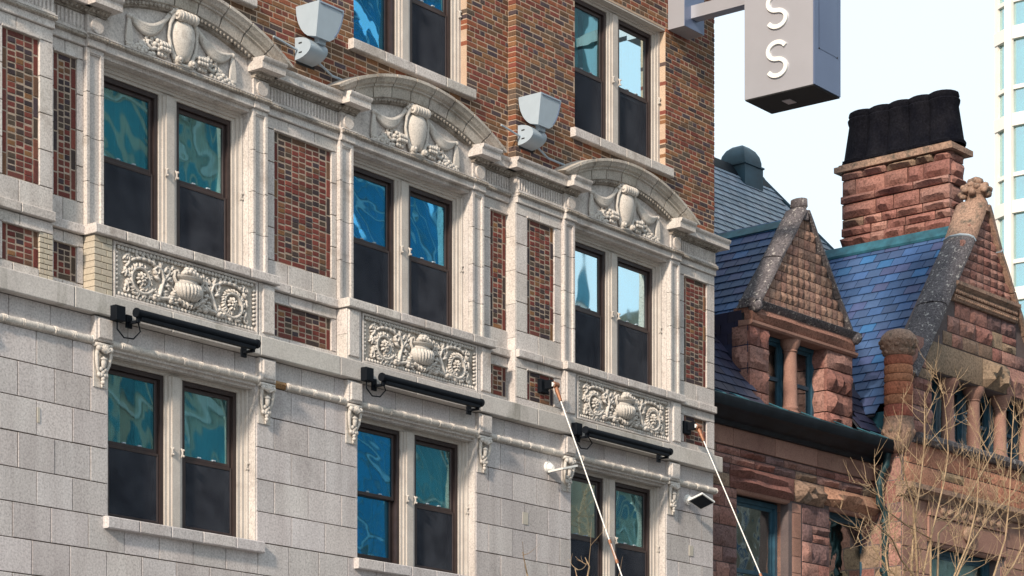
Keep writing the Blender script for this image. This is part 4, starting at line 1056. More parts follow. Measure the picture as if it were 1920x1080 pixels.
for s in (-1, 1): MB().ell((DP+s*(DH+.20), DQ-.04, DZ0-.06), (.10, .13, .11), 0, 10, 7).build('coping_foot', 'coping', gab)
b = MB(); b.prism([(DQ+.2, 10.62), (DQ-.03, 10.62), (DQ-.10, 10.68), (DQ-.12, 10.72), (DQ-.06, 10.75), (DQ+.2, 10.75)], DP-DH-.30, DP+DH+.30).build('dormer_cornice', 'coping', dormer)
rock(1.80, 4.78, DQ-.03, 10.42, 10.64, dormer, [(1, [(.34, .18, .14)])], .05, d=.35, name='architrave')
MB().prism([(DQ+.2, 10.34), (DQ-.03, 10.34), (DQ-.06, 10.37), (DQ-.06, 10.41), (DQ+.2, 10.43)], 1.76, 4.82).build('dormer_moulding', 'brown_smooth', dormer)
for a0, a1, nm in ((1.78, 2.31, 'pier'), (3.96, 4.74, 'pier')):
    z = 9.12; pier = MB().box(a0+.03, a1-.03, DQ+.05, DQ+.4, 9.0, 10.36).build('dormer_pier', 'bmortar', dormer)
    for hh in (.22, .34, .36, .32):
        z1 = min(z+hh, 10.35); md = a0+(a1-a0)*random.choice((.62, 1.0, .55))
        rock(a0, md, DQ-.0, z, z1, pier, [(1, SRED)], .06, d=.3); rock(md, a1, DQ, z, z1, pier, [(1, SRED)], .06, d=.3)
        rock(DQ+.04, DQ+.34, a0+.0, z, z1, pier, [(1, SRED)], .04, d=.2, side=True); z = z1
cm = MB(); cm.lathe([(.15, 9.10), (.15, 9.19), (.13, 9.22), (.14, 9.26), (.115, 9.31), (.108, 9.9), (.10, 10.14), (.12, 10.16), (.105, 10.18), (.15, 10.26), (.17, 10.34)], (3.10, DQ+.13, 0), 18); cm.build('dormer_column', 'brown_smooth', dormer, ang=30)
sash_window(house, 2.31, 3.08, 9.08, 10.35, DQ+.24, t=.06); sash_window(house, 3.12, 3.96, 9.08, 10.35, DQ+.24, t=.06, curtain='side')
MB().prism([(DQ+.3, 9.0), (DQ-.08, 9.0), (DQ-.08, 9.10), (DQ+.3, 9.12)], 1.85, 4.78).build('dormer_sill', 'brown_smooth', dormer)
# dormer roof
dsl = dslope; rt = DZ1-.02; lowp = DP-DH-.10; lz = rt-(DP-lowp)*dsl
rquad('dormer_roof', [(lowp, DQ+.3, lz-.02), (lowp, 4, lz-.02), (DP, 4, rt-.02), (DP, DQ+.3, rt-.02)], 'under', dormer)
rquad('dormer_roof', [(DP, DQ+.3, rt-.02), (DP, 4, rt-.02), (2*DP-lowp, 4, lz-.02), (2*DP-lowp, DQ+.3, lz-.02)], 'under', dormer)
SP = [(.78, BLUE), (.08, TEAL), (.14, PUR)]
dr = [o for o in house.children_recursive if o.name.startswith('dormer_roof')]
slate_plane(dr[0], (lowp, DQ+.3, lz), (0, 1, 0), (1, 0, dsl), 3.3, math.hypot(DP-lowp, rt-lz)-.06, .26, .185, SP, lambda c: c.z > mz(c.y)-.25)
MB().prism([(-.10, -.14), (-.12, -.10), (0, .04), (.12, -.10), (.10, -.14)], 0, 3.2).build('ridge_flashing', 'verdigris', dormer)
rd = [o for o in house.children_recursive if o.name.startswith('ridge_flashing')][0]; rd.rotation_euler = (0, 0, math.pi/2); rd.location = Vector((DP, DQ+.35+1.6, rt-.03))-WLOC[dormer.name]
# side cheek slates, shade of the cheek put into their dark colour
ck = MB()
for r in range(9):
    for i in range(10):
        q = DQ+.16+i*.26-(.13 if r % 2 else 0); zz = 9.1+r*.165
        if zz > mz(q)-.3: ck.box(1.785, 1.80, q+.005, q+.255, zz, zz+.17, 0, random.choice(DPU_SHADE))
ck.build('cheek_slates', 'slate', dormer, kind='stuff')

# ---- big gable bay
GP, GQ = 8.0, -.50
GZ1 = 13.30; GSL = 1.36; GL0 = 5.30
gz = lambda p: GZ1-abs(p-GP)*GSL
wops = [(6.25, 10.6, 9.17, 10.28), (6.25, 8.60, 5.4, 7.45)]
mb = MB()
for c in cells(GL0, 11.2, 0, 9.02, wops): mb.box(c[0], c[1], GQ+.012, .4, c[2], c[3])
for c in cells(5.50, 10.9, 9.02, 10.3, wops): mb.box(c[0], c[1], GQ+.012, GQ+.36, c[2], c[3])
mb.add([(5.62, GQ+.012, 10.3), (10.38, GQ+.012, 10.3), (GP, GQ+.012, GZ1+.1), (5.62, GQ+.5, 10.3), (10.38, GQ+.5, 10.3), (GP, GQ+.5, GZ1+.1)], [(0, 1, 2), (5, 4, 3), (0, 3, 4, 1), (1, 4, 5, 2), (2, 5, 3, 0)])
gw = mb.build('gable_wall', 'bmortar', house)
ins = lambda p, z: z < gz(p)+.27
rubble(5.62, 10.4, 10.80, 11.58, GQ, [], gw, SPAL, .035, hs=(.22, .34), ws=(.3, .6), inside=ins)
for a, b, pal_, bl in ((5.55, 6.05, SRED, .04), (6.05, 7.95, SBUF, .04), (7.95, 8.8, SBUF, .14), (8.8, 10.4, SRED, .08)): rock(a, b, GQ-.01, 10.29, 10.79, gw, [(1, pal_)], bl)
z = 11.92
while z < GZ1-.1:
    half = (GZ1-z)/GSL; w = .24; n = int(half/w)+1
    for i in range(-n, n):
        if abs((i+.5)*w) < half+.05: rock(GP+i*w, GP+(i+1)*w, GQ, z, z+.155, gw, [(1, SRED)], .04, d=.06, name='gable_stone', pillow=True)
    z += .155
sc = MB(); sc.prism([(GQ+.1, 11.58), (GQ-.05, 11.58), (GQ-.09, 11.66), (GQ-.03, 11.70), (GQ-.06, 11.80), (GQ-.13, 11.84), (GQ-.13, 11.90), (GQ+.1, 11.92)], GP-1.10, GP+1.10)
for i in range(34): 
    x = GP-1.08+2.16*(i+.5)/34; sc.ell((x, GQ-.06, 11.74), (.032, .03, .045), .5 if i % 2 else -.5, 6, 4); sc.ell((x, GQ-.07, 11.635), (.02, .025, .03), 0, 6, 4)
sc.build('string_course', 'copred', gw, ang=50)
# window arcade
rubble(5.62, 6.25, 9.17, 10.29, GQ, [], gw, SPAL, .04, ws=(.28, .5))
pc = [7.05, 7.93, 8.87, 9.8]
for p in pc:
    c = MB(); c.lathe([(.15, 9.17), (.15, 9.22), (.125, 9.26), (.118, 9.30), (.105, 10.04), (.125, 10.06), (.11, 10.08), (.15, 10.15), (.185, 10.22), (.185, 10.29)], (p, GQ+.16, 0), 18); c.build('arcade_column', 'brown_smooth', gw, ang=30)
ed = [6.25]+pc+[10.6]
for a, b in zip(ed, ed[1:]): sash_window(house, a+.0, b-.02, 9.17, 10.29, GQ+.34, t=.06, curtain=random.choice((None, 'side')))
MB().prism([(GQ+.35, 9.02), (GQ-.08, 9.02), (GQ-.14, 9.08), (GQ-.14, 9.15), (GQ-.10, 9.175), (GQ+.35, 9.175)], 5.66, 10.5).build('arcade_sill', 'coping', gw)
rubble(5.36, 11.2, 8.32, 9.02, GQ, [], gw, SPALW, .03, hs=(.30, .36), ws=(.7, 1.4))
MB().prism([(GQ+.1, 8.10), (GQ-.06, 8.10), (GQ-.10, 8.18), (GQ-.20, 8.22), (GQ-.20, 8.30), (GQ-.02, 8.33), (GQ+.1, 8.33)], 5.26, 11.2).build('bay_cornice', 'copred', gw)
z = 5.3; r = 0
for zz in (5.3, 5.72, 6.1, 6.5, 6.88, 7.28, 7.62, 8.1):
    pass
zs = [5.3, 5.72, 6.1, 6.5, 6.88, 7.28, 7.62, 8.10]
for r, (a, b) in enumerate(zip(zs, zs[1:])):
    for p0, p1 in rowspans(GL0, 11.2, a, b, [(6.25, 8.60, 5.4, 7.45), (6.1, 8.75, 7.44, 8.1)]):
        x = p0
        while x < p1-.01:
            w = random.uniform(.45, .8)
            if p1-(x+w) < .3: w = p1-x
            block('sandstone_block', x, x+w, GQ, .1, a, b, 'brown_smooth', gw, gap=.012, ch=.01, ta=.16); x += w
block('lintel_stone', 6.1, 8.75, GQ-.03, .2, 7.44, 7.86, 'brown_smooth', gw, ta=.1)
block('lintel_stone', 6.1, 8.75, GQ-.06, .2, 7.86, 8.1, 'brown_smooth', gw, ta=.1)
cv = MB()
for i in range(9): cv.ell((6.5+.24*i, GQ-.07, 7.98), (.09, .04, .07), .3, 8, 5)
cv.ell((7.4, GQ-.06, 7.68), (.20, .06, .15), 0, 10, 6); cv.build('carved_boss', 'copred', gw, ang=60)
MB().tube([(6.25, GQ+.05, 7.43), (8.60, GQ+.05, 7.43)], .06, 10).build('lintel_roll', 'brown_smooth', gw)
sash_window(house, 6.25, 8.60, 5.3, 7.40, GQ+.22, gl='glass_clear', mid=False, curtain='swag', t=.09)
# side face of the bay and downspout corner
rubble(GQ+.02, .4, 5.3, 9.02, GL0, [], gw, SPAL, .02, hs=(.28, .4), ws=(.4, .6), side=True)
# corner column with carved cap and base
cc = (5.28, GQ+.06, 0); c = MB(); zc = 9.36
colp = MB().lathe([(.20, 9.30), (.20, 10.34)], cc, 16).build('corner_column', 'bmortar', house)
for h in (.20, .16, .21, .13, .15, .15):
    m = MB(); m.lathe([(.225, zc+.004), (.237, zc+.03), (.237, zc+h-.03), (.225, zc+h-.004)], cc, 20)
    o = m.build('column_drum', 'brown', colp, ang=40); o.color = (*pick([(1, [(.36, .13, .085), (.40, .15, .09), (.42, .19, .11), (.33, .11, .08)])]), 1); zc += h
m = MB(); m.lathe([(.22, zc), (.25, zc+.04), (.28, zc+.16), (.31, zc+.20), (.31, zc+.26), (.28, zc+.33), (.20, zc+.41), (.08, zc+.45)], cc, 16)
for k in range(12):
    a = k*math.pi/6
    for zz, rr in ((zc+.07, .26), (zc+.16, .29), (zc+.235, .31)): m.ell((cc[0]+(rr-.02)*math.cos(a+zz*9), cc[1]+(rr-.02)*math.sin(a+zz*9), zz), (.030, .045, .05), .6 if k % 2 else -.6, 6, 4)
m.build('column_capital', 'copred', colp, ang=60)
m = MB(); m.lathe([(.08, 8.80), (.16, 8.86), (.22, 8.98), (.26, 9.06), (.26, 9.22), (.24, 9.30), (.25, 9.36)], cc, 16)
for k in range(10):
    a = k*math.pi/5; m.ell((cc[0]+.25*math.cos(a), cc[1]+.25*math.sin(a), 9.12), (.035, .045, .06), .5, 6, 4)
m.build('column_base', 'copred', colp, ang=60)
# copings and finial of the gable
for s in (-1, 1):
    a0 = (GP+s*2.36, gz(GP+2.36)-.02); a1 = (GP+s*1.60, gz(GP+1.60)); am = (GP+s*.42, gz(GP+.42)); a2 = (GP+s*.05, gz(GP+.05))
    rake('coping_stone', *a0, *am, GQ-.09, GQ+.50, .17, 'coping' if s < 0 else 'copred', gw, 2 if s < 0 else 4)
    rake('coping_stone', *am, GP+s*.02, GZ1+.08, GQ-.09, GQ+.50, .20, 'copred', gw, 1)
    rake('lead_band', am[0]+s*.030, am[1]-.030*GSL, am[0]+s*.015, am[1]-.015*GSL, GQ-.098, GQ+.508, .205, 'floodlight', gw, 1)
fn = MB(); fc = (GP-.02, GQ+.15, GZ1+.05)
fn.lathe([(.24, -.05), (.20, .12), (.16, .20), (.18, .25), (.24, .29), (.26, .35), (.21, .41), (.10, .45), (.10, .50), (.09, .55), (.02, .58)], fc, 10, sq=(.8, 1.1))
for k in range(26):
    a = k*2.4; h_ = .22+.30*(k/25); r_ = .20*math.sin(math.pi*min(1, .35+.6*k/25)); fn.ell((fc[0]+r_*math.cos(a), fc[1]+r_*1.25*math.sin(a), fc[2]+h_), (.07, .07, .055), .5 if k % 2 else -.4, 7, 5)
fn.build('finial', 'copred', gw, ang=50)
# gable roof (left slope in view)
glow = 5.22; glz = 13.08-(GP-glow)*1.30
rquad('gable_roof', [(glow, GQ+.5, glz-.02), (glow, 5, glz-.02), (GP, 5, 13.06), (GP, GQ+.5, 13.06)], 'under', house)
rquad('gable_roof', [(GP, GQ+.5, 13.06), (GP, 5, 13.06), (2*GP-glow, 5, glz-.02), (2*GP-glow, GQ+.5, glz-.02)], 'under', house)
gr = [o for o in house.children if o.name.startswith('gable_roof')]
slate_plane(gr[0], (glow, GQ+.45, glz), (0, 1, 0), (1, 0, 1.30), 4.0, math.hypot(GP-glow, 13.08-glz)-.10, .285, .215, SP, lambda c: c.z > mz(c.y)-.3)
rf_ = MB().prism([(-.13, -.17), (-.14, -.13), (-.03, .04), (.03, .04), (.14, -.13), (.13, -.17)], 0, 4.0).build('ridge_flashing', 'verdigris', gr[0])
rf_.rotation_euler = (0, 0, math.pi/2); rf_.location = Vector((GP, GQ+.55+2.0, 13.07))-WLOC[gr[0].name]
MB().tube([(GP, GQ+.5, 13.14), (GP, 4.4, 13.14)], .035, 8).build('ridge_roll', 'gutter', gr[0])
MB().box(5.34, 5.40, GQ+.2, .55, 8.95, 9.52).build('gable_cheek', 'verdigris', gr[0])
MB().tube([(5.42, .35, 9.70), (5.36, -.2, 8.98)], .05, 6).build('valley_flashing', 'verdigris', gr[0])

# ---- chimney
c0, c1, q0, q1, cz0, cz1 = 8.30, 8.80, .34, 2.50, 11.6, 14.60
ch = MB().box(c0+.02, c1-.02, q0+.02, q1-.02, cz0, cz1).build('chimney', 'bmortar', house)
rowz = [12.4, 12.62, 12.86, 13.06, 13.24, 13.44, 13.60, 13.76, 14.03, 14.17, 14.46, 14.60]
for a, b in zip(rowz, rowz[1:]):
    roll = abs(a-14.03) < .01
    x = q0-.03
    while x < q1:
        w = random.uniform(.28, .62)
        if roll: w = random.uniform(.5, .8)
        if q1-(x+w) < .22: w = q1+.03-x
        pj = random.uniform(0, .05)
        rock(x, x+w, c0-pj-(.05 if roll else 0), a, b, ch, [(.85, SRED), (.15, SBUF)], .11 if not roll else .09, d=.15, side=True, pillow=(roll or random.random() < .7)); x += w
    x = c0
    while x < c1-.02:
        w = random.uniform(.3, .45)
        if c1-(x+w) < .2: w = c1-x
        rock(x, x+w, q0-(.05 if roll else 0), a, b, ch, [(.85, SRED), (.15, SBUF)], .09, d=.15, pillow=True); x += w
capc = MB(); capc.box(c0-.13, c1+.11, q0-.13, q1+.13, cz1, cz1+.10); capc.box(c0-.07, c1+.05, q0-.07, q1+.07, cz1+.10, cz1+.14); capc.build('chimney_cap', 'copred', ch)
pots = MB().box(c0-.02, c1+.0, q0-.02, q1+.02, cz1+.14, cz1+.22).build('pot_base', 'pot', ch)
n = 5; bt = cz1+.16
for i in range(n):
    qb = q0+.20+(q1-q0-.40)*i/(n-1); qt = (q0+q1)/2+(qb-(q0+q1)/2)*.92
    m = MB(); pr = [(.34, .0), (.35, .05), (.315, .10), (.265, .70), (.29, .76), (.30, .81), (.27, .84), (.29, .88), (.28, .94), (.24, .96)]
    k = 18; vs = []; fs = []
    for r, z in pr:
        qq = qb+(qt-qb)*z/.96
        for j in range(k):
            a = 2*math.pi*j/k; vs.append((c0+.26+r*.92*math.cos(a)*(1.05-.12*z), qq+r*math.sin(a), bt+z))
    for x in range(len(pr)-1):
        for j in range(k): fs.append((x*k+j, x*k+(j+1) % k, (x+1)*k+(j+1) % k, (x+1)*k+j))
    m.add(vs, fs+[tuple(range((len(pr)-1)*k, len(pr)*k))]); m.build('chimney_pot', 'pot', ch, ang=40)
# rear bulk of the house
MB().box(-.02, 12, .5, 8.4, 0, 8.9).build('rear_walls', 'brown_smooth', house)

# ---- place the slates
_sm = {}
def slmesh(w, e, k):
    key = (w, e, k)
    if key not in _sm:
        m = MB(); g = .006; L = e*1.45; hw = w/2-g
        t0, t1 = .030, .004                                 # lower edge stands proud of the course below
        vs = [(-hw, -e/2, t0), (hw, -e/2+random.uniform(-.006, .006), t0), (hw, -e/2+L, t1), (-hw, -e/2+L, t1), (-hw, -e/2, t0-.012), (hw, -e/2, t0-.012), (hw, -e/2+L, t1-.012), (-hw, -e/2+L, t1-.012)]
        m.add(vs, [(0, 1, 2, 3), (0, 4, 5, 1), (1, 5, 6, 2), (2, 6, 7, 3), (3, 7, 4, 0), (7, 6, 5, 4)])
        _sm[key] = m.mesh('slate', 'slate', centre=False)[0]
    return _sm[key]
def sscore(s):
    u, v, d = proj(MBW @ s[1]); f = abs((MBW.to_3x3() @ s[4]).dot((MBW @ s[1]-CAM).normalized()))
    return s[5]*s[6]*f/d**2*(1 if (1335 < u < 1920 and 280 < v < 1080) else 1e-6)
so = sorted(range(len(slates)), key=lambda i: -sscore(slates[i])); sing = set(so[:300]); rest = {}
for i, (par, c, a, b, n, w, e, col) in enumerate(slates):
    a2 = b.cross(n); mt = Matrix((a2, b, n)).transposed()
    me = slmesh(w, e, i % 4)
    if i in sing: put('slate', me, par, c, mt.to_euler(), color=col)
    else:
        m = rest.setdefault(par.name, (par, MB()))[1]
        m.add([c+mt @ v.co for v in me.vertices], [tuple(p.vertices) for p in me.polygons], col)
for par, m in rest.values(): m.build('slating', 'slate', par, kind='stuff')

# ================================================================== hotel sign
XSG = X(1303, -.30)-.33
A = on_x(1396, 187, XSG); Bc = on_x(1525, 158, XSG)
sy0, sy1, sz0 = Bc.y, A.y, (A.z+Bc.z)/2; sw_ = .70; sz1 = sz0+4.6
sw_ = X(1575, sy0)-XSG
sign = empty('hotel_sign', (XSG+.3, YP, sz0), 'tall silver blade sign with white letters S S on a bracket from the brick corner', 'sign')
bx = MB(); bx.box(XSG, XSG+sw_, sy0+.006, sy1, sz0, sz1); bx.build('sign_box', 'sign', sign)
MB().box(XSG+.004, XSG+sw_-.004, sy0-.012, sy0+.004, sz0+.004, sz1).build('front_panel', 'signfront', sign)  # bluer and darker than the box: shaded side put into its colour
MB().box(XSG+.01, XSG+sw_-.01, sy0, sy1-.006, sz0-.014, sz0-.001).build('bottom_panel', 'slot', sign)
pz = (sz0+.52, sz0+1.75)
hp = MB(); hx0, hx1 = XSG+.13, XSG+sw_-.10; hm = ((hx0+hx1)/2, sy0-.05, (pz[0]+pz[1])/2); yq = sy0-.016
hp.add([(hx0, yq, pz[0]), (hx1, yq, pz[0]), (hx1, yq, pz[1]), (hx0, yq, pz[1]), hm], [(0, 1, 4), (1, 2, 4), (2, 3, 4), (3, 0, 4)]); hp.build('access_hatch', 'signfront', sign)
for x, z in ((hx0, pz[0]), (hx1, pz[0]), (hx0, pz[1]), (hx1, pz[1])): MB().ell((x, yq, z), (.012, .012, .012), 0, 6, 4).build('screw', 'slot', sign)
MB().box(XSG+.30, XSG+.48, sy1-.55, sy1-.42, sz0-.022, sz0-.0141).build('vent_grille', 'sign', sign)
def letter_s(yc, zc, w, h, t):
    """an S of two arcs, as a flat stroke standing proud of the sign face"""
    r = h/4; pts = []
    for i in range(17): a = math.radians(25+245*i/16); pts.append((math.cos(a)*w/2, r+math.sin(a)*r))
    for i in range(1, 17): a = math.radians(90-245*i/16); pts.append((math.cos(a)*w/2, -r+math.sin(a)*r))
    n = len(pts); vs = []
    for i, (x, z) in enumerate(pts):
        p, q = pts[max(i-1, 0)], pts[min(i+1, n-1)]; d = Vector((q[0]-p[0], q[1]-p[1])).normalized(); nn = (-d.y, d.x)
        for s in (-1, 1):
            yy = yc-(x+s*nn[0]*t/2); zz = zc+z+s*nn[1]*t/2
            vs += [(XSG-.03, yy, zz), (XSG+.002, yy, zz)]
    fs = [(0, 1, 3, 2), (4*n-4, 4*n-2, 4*n-1, 4*n-3)]
    for i in range(n-1):
        a, b = 4*i, 4*i+4
        fs += [(a, b, b+2, a+2), (a+1, a+3, b+3, b+1), (a, a+1, b+1, b), (a+2, b+2, b+3, a+3)]
    return MB().add(vs, fs)
for u, v0_, v1_ in ((1458, 76, 146), (1458, -14, 54)):
    pA = on_x(u, v0_, XSG); pB = on_x(u, v1_, XSG)
    letter_s(pA.y, (pA.z+pB.z)/2, .285, (pA.z-pB.z)*.90, .058).build('letter_s', 'white', sign)
ab = on_x(1300, 10, XSG+.30)
az = on_x(1380, 5, XSG+.30).z
MB().box(XSG+.22, XSG+.40, sy1-.01, -.29, az-.09, az+.09).build('bracket_arm', 'sign', sign)
mz0 = on_y(1283, 48, -.30).z
MB().box(X(1283, -.30), X(1320, -.30), -.30, YP-.004, mz0, mz0+1.1).build('mounting_box', 'sign', sign)
MB().box(X(1283, -.30)+.004, X(1320, -.30)-.004, -.306, -.299, mz0+.004, mz0+1.096).build('box_front_shade', 'signfront', sign)  # added thin sheet, the box front's blue shade put into its colour

# ================================================================== floodlights on the brick
def floodlight(u, v, yw, label):
    c = on_y(u, v, yw); x0, z0 = c.x, c.z
    fl = empty('floodlight', (x0+.15, yw, z0), label, 'floodlight', 'floodlights on the brick wall')
    b = MB(); n = 12; L = .30; R = .13; dp = .25
    pr = [(yw+.004, -R)]+[(yw-dp*math.cos(-math.pi/2+math.pi*i/n), R*math.sin(-math.pi/2+math.pi*i/n)) for i in range(n+1)]+[(yw+.004, R)]
    pr = pr[1:-1]
    b.prism([(y, z0+z) for y, z in pr], x0, x0+L); b.build('wall_body', 'floodlight', fl)
    for dz in (-.055, .055): MB().box(x0-.003, x0+.01, yw-.11, yw-.06, z0+dz-.008, z0+dz+.008).build('slot', 'slot', fl)
    MB().box(x0+.02, x0+.34, yw-.002, yw+.02, z0-.16, z0+.13).build('back_plate', 'slot', fl)
    MB().box(x0+.12, x0+.24, yw-.27, yw-.20, z0+.05, z0+.16).build('swivel', 'floodlight', fl)
    m = 12; vs = []; fs = []
    hx, yf_, zt, H, dep = x0+.015, yw-.37, z0+.50, .41, .37
    for i in range(m+1):
        s = i/m; d = .06+(dep-.06)*math.sqrt(max(0, 1-s**2)); w = .17+.27*math.sqrt(max(0, 1-(s*.97)**2)); zz = zt-H*s
        yf2 = yf_+.05*s
        vs += [(hx, yf2, zz), (hx+w, yf2, zz), (hx+w, yf_+d, zz+.0), (hx, yf_+d, zz)]
    for i in range(m):
        for j in range(4): fs.append((i*4+j, i*4+4+j, i*4+4+(j+1) % 4, i*4+(j+1) % 4))
    fs += [(0, 1, 2, 3), (4*m+3, 4*m+2, 4*m+1, 4*m)]
    hd = MB().add(vs, fs).build('lamp_head', 'floodlight', fl, ang=35)
    k = []; q = MB()
    for i in range(1, m-2): q.tube([(vs[4*i+1][0]-.02, vs[4*i+1][1]-.004, vs[4*i+1][2]), (vs[4*i+5][0]-.02, vs[4*i+5][1]-.004, vs[4*i+5][2])], .005, 5)
    q.tube([(hx+.02, yf_-.004, zt-.025), (hx+.41, yf_-.004, zt-.025)], .005, 5); q.build('lens_rim', 'signfront', hd)
    cd = MB(); cd.tube([(x0+L-.02, yw-.06, z0-.06), (x0+.42, yw-.04, z0-.09), (x0+.62, yw-.03, z0-.155), (x0+1.1, yw-.03, z0-.16)], .014, 7)
    cd.build('conduit', 'floodlight', fl)
    MB().tube([(x0+.02, yw-.035, z0-.02), (x0-.4, yw-.035, z0+.03)], .013, 7).build('conduit', 'floodlight', fl)
floodlight(553, 92, YR, 'silver wall floodlight on brick below the sill of a blue-glazed window')
floodlight(971, 254, YP, 'silver wall floodlight beside the vertical step in the brick wall')

# ================================================================== black linear lights
for i, (u0, u1, ub, v0b, v1b) in enumerate(((256, 482, 218, 585, 646), (716, 902, 687, 705, 757), (1098, 1256, 1081, 803, 850))):
    a = on_y(u0, v0b, -.27); b = on_y(u1, v1b, -.27); zb = (a.z+b.z)/2
    g = ['black linear wall-washer bar under the carved panel beside buff brick patch', 'black linear wall-washer bar under the carved panel of the middle twin windows', 'black linear wall-washer bar under the carved panel above two small white panels'][i]
    li = empty('linear_light', ((a.x+b.x)/2, -.11, zb), g, 'wall light', 'linear lights under the carved panels')
    pr = []
    for k in range(14): t = 2*math.pi*k/14; pr.append((-.27+.038*math.cos(t), zb+.044*math.sin(t)))
    m = MB(); m.prism(pr, a.x, b.x); m.box(a.x+.05, b.x-.05, -.30, -.24, zb-.075, zb-.04); m.build('light_bar', 'black', li, ang=50)
    for xx in (a.x-.012, b.x-.012):
        m = MB(); m.tube([(xx, -.27, zb), (xx+.024, -.27, zb)], .052, 14); m.build('end_cap', 'black', li)
    for xx in (a.x+.03, b.x-.06):
        m = MB(); m.box(xx-.02, xx+.02, -.26, -.108, zb-.10, zb-.075); m.box(xx-.04, xx+.04, -.13, -.107, zb-.14, zb+.0); m.box(xx-.02, xx+.02, -.28, -.25, zb-.10, zb-.03); m.build('bracket', 'black', li)
    xb = X(ub, -.2)
    zj = on_y(ub+10, [588, 703, 806][i], -.2).z
    MB().box(xb, xb+.14, -.20, -.108, zj-.075, zj+.085, .006).build('junction_box', 'black', li)
    MB().tube([(xb+.06, -.15, zj-.07), (xb+.06, -.15, zj-.16), (xb+.14, -.17, zj-.24), (xb+.26, -.19, zj-.235), (xb+.33, -.22, zj-.15), (a.x+.02, -.25, zb-.02)], .009, 6).build('cable', 'black', li)

# ================================================================== canopy rods
for (u0, v0_, u1, v1_, lab) in ((1041, 722, 1166, 1080, 'white tension rod with copper turnbuckle crossing the ground-floor twin windows'), (1308, 800, 1427, 1080, 'white tension rod fixed to the small brick panel at the building corner')):
    p = on_y(u0, v0_, YP-.16); x = p.x; e = on_x(u1, v1_, x); d = (e-p).normalized()
    end = p+d*((3.62-p.z)/d.z)
    rod = empty('canopy_rod', (x, YP, p.z), lab, 'tension rod', 'canopy tension rods')
    m = MB(); m.box(x-.15, x+.02, YP-.04, YP+.05, p.z-.10, p.z+.08, .01); m.box(x-.09, x-.03, YP-.16, YP-.05, p.z-.05, p.z+.06, .01); m.build('wall_plate', 'black', rod)
    m = MB(); m.tube([(x-.05, p.y, p.z), (x+.05, p.y, p.z)], .042, 12); s = p+d*.02; m.tube([s, p+d*.08, p+d*.24], [.022, .030, .022], 8); m.build('clevis', 'copper', rod)
    m = MB(); m.tube([(x-.075, p.y, p.z), (x-.05, p.y, p.z)], .03, 8); m.build('pin', 'white', rod)
    MB().tube([p+d*.20, end], .0085, 8).build('rod', 'white', rod)
    t0 = p+d*((on_x(1149, 1035, x)-p).length if u0 < 1100 else 2.6)
    m = MB()
    for s in (-1, 1): m.tube([t0+Vector((s*.016, 0, 0))-d*.14, t0+Vector((s*.016, 0, 0))+d*.14], .008, 6)
    m.tube([t0-d*.17, t0-d*.12], .022, 8); m.tube([t0+d*.12, t0+d*.17], .022, 8); m.build('turnbuckle', 'copper', rod)
cn = MB(); cn.box(24.6, 29.6, -2.3, -.01, 3.30, 3.46); cn.box(24.5, 29.7, -2.36, -2.24, 3.24, 3.62); 
co = cn.build('entrance_canopy', 'black'); co['label'] = 'flat dark entrance canopy hung from the white tension rods'; co['category'] = 'canopy'

# ================================================================== small white panels on the ashlar
def wall_panel(u, v, tilt, turn, lab):
    c = on_y(u, v, -.02)
    pn = empty('wall_panel', (c.x, 0, c.z), lab, 'wall light', 'small white panels on the stone wall')
    m = MB(); m.tube([(c.x, .005, c.z), (c.x, -.03, c.z)], .075, 16); m.tube([(c.x, -.03, c.z), (c.x, -.09, c.z-.02)], [.06, .035], 12); m.build('mount', 'white', pn)
    me, _ = MB().box(-.17, .17, -.125, .125, -.013, .013).mesh('panel', 'white', centre=False)
    o = put('panel', me, pn, (c.x+.06, -.21, c.z-.03), rot=(tilt, turn, 0)); 
    me2, _ = MB().box(-.15, .15, -.108, .108, -.017, -.0132).mesh('lens', 'gutter', centre=False)
    o2 = bpy.data.objects.new('lens', me2); COL.objects.link(o2); o2.parent = o
wall_panel(1029, 876, math.radians(-4), math.radians(-14), 'small white panel light mounted beside a carved console, seen edge on')
wall_panel(1290, 937, math.radians(-20), math.radians(14), 'small white panel light with dark underside near the building corner')

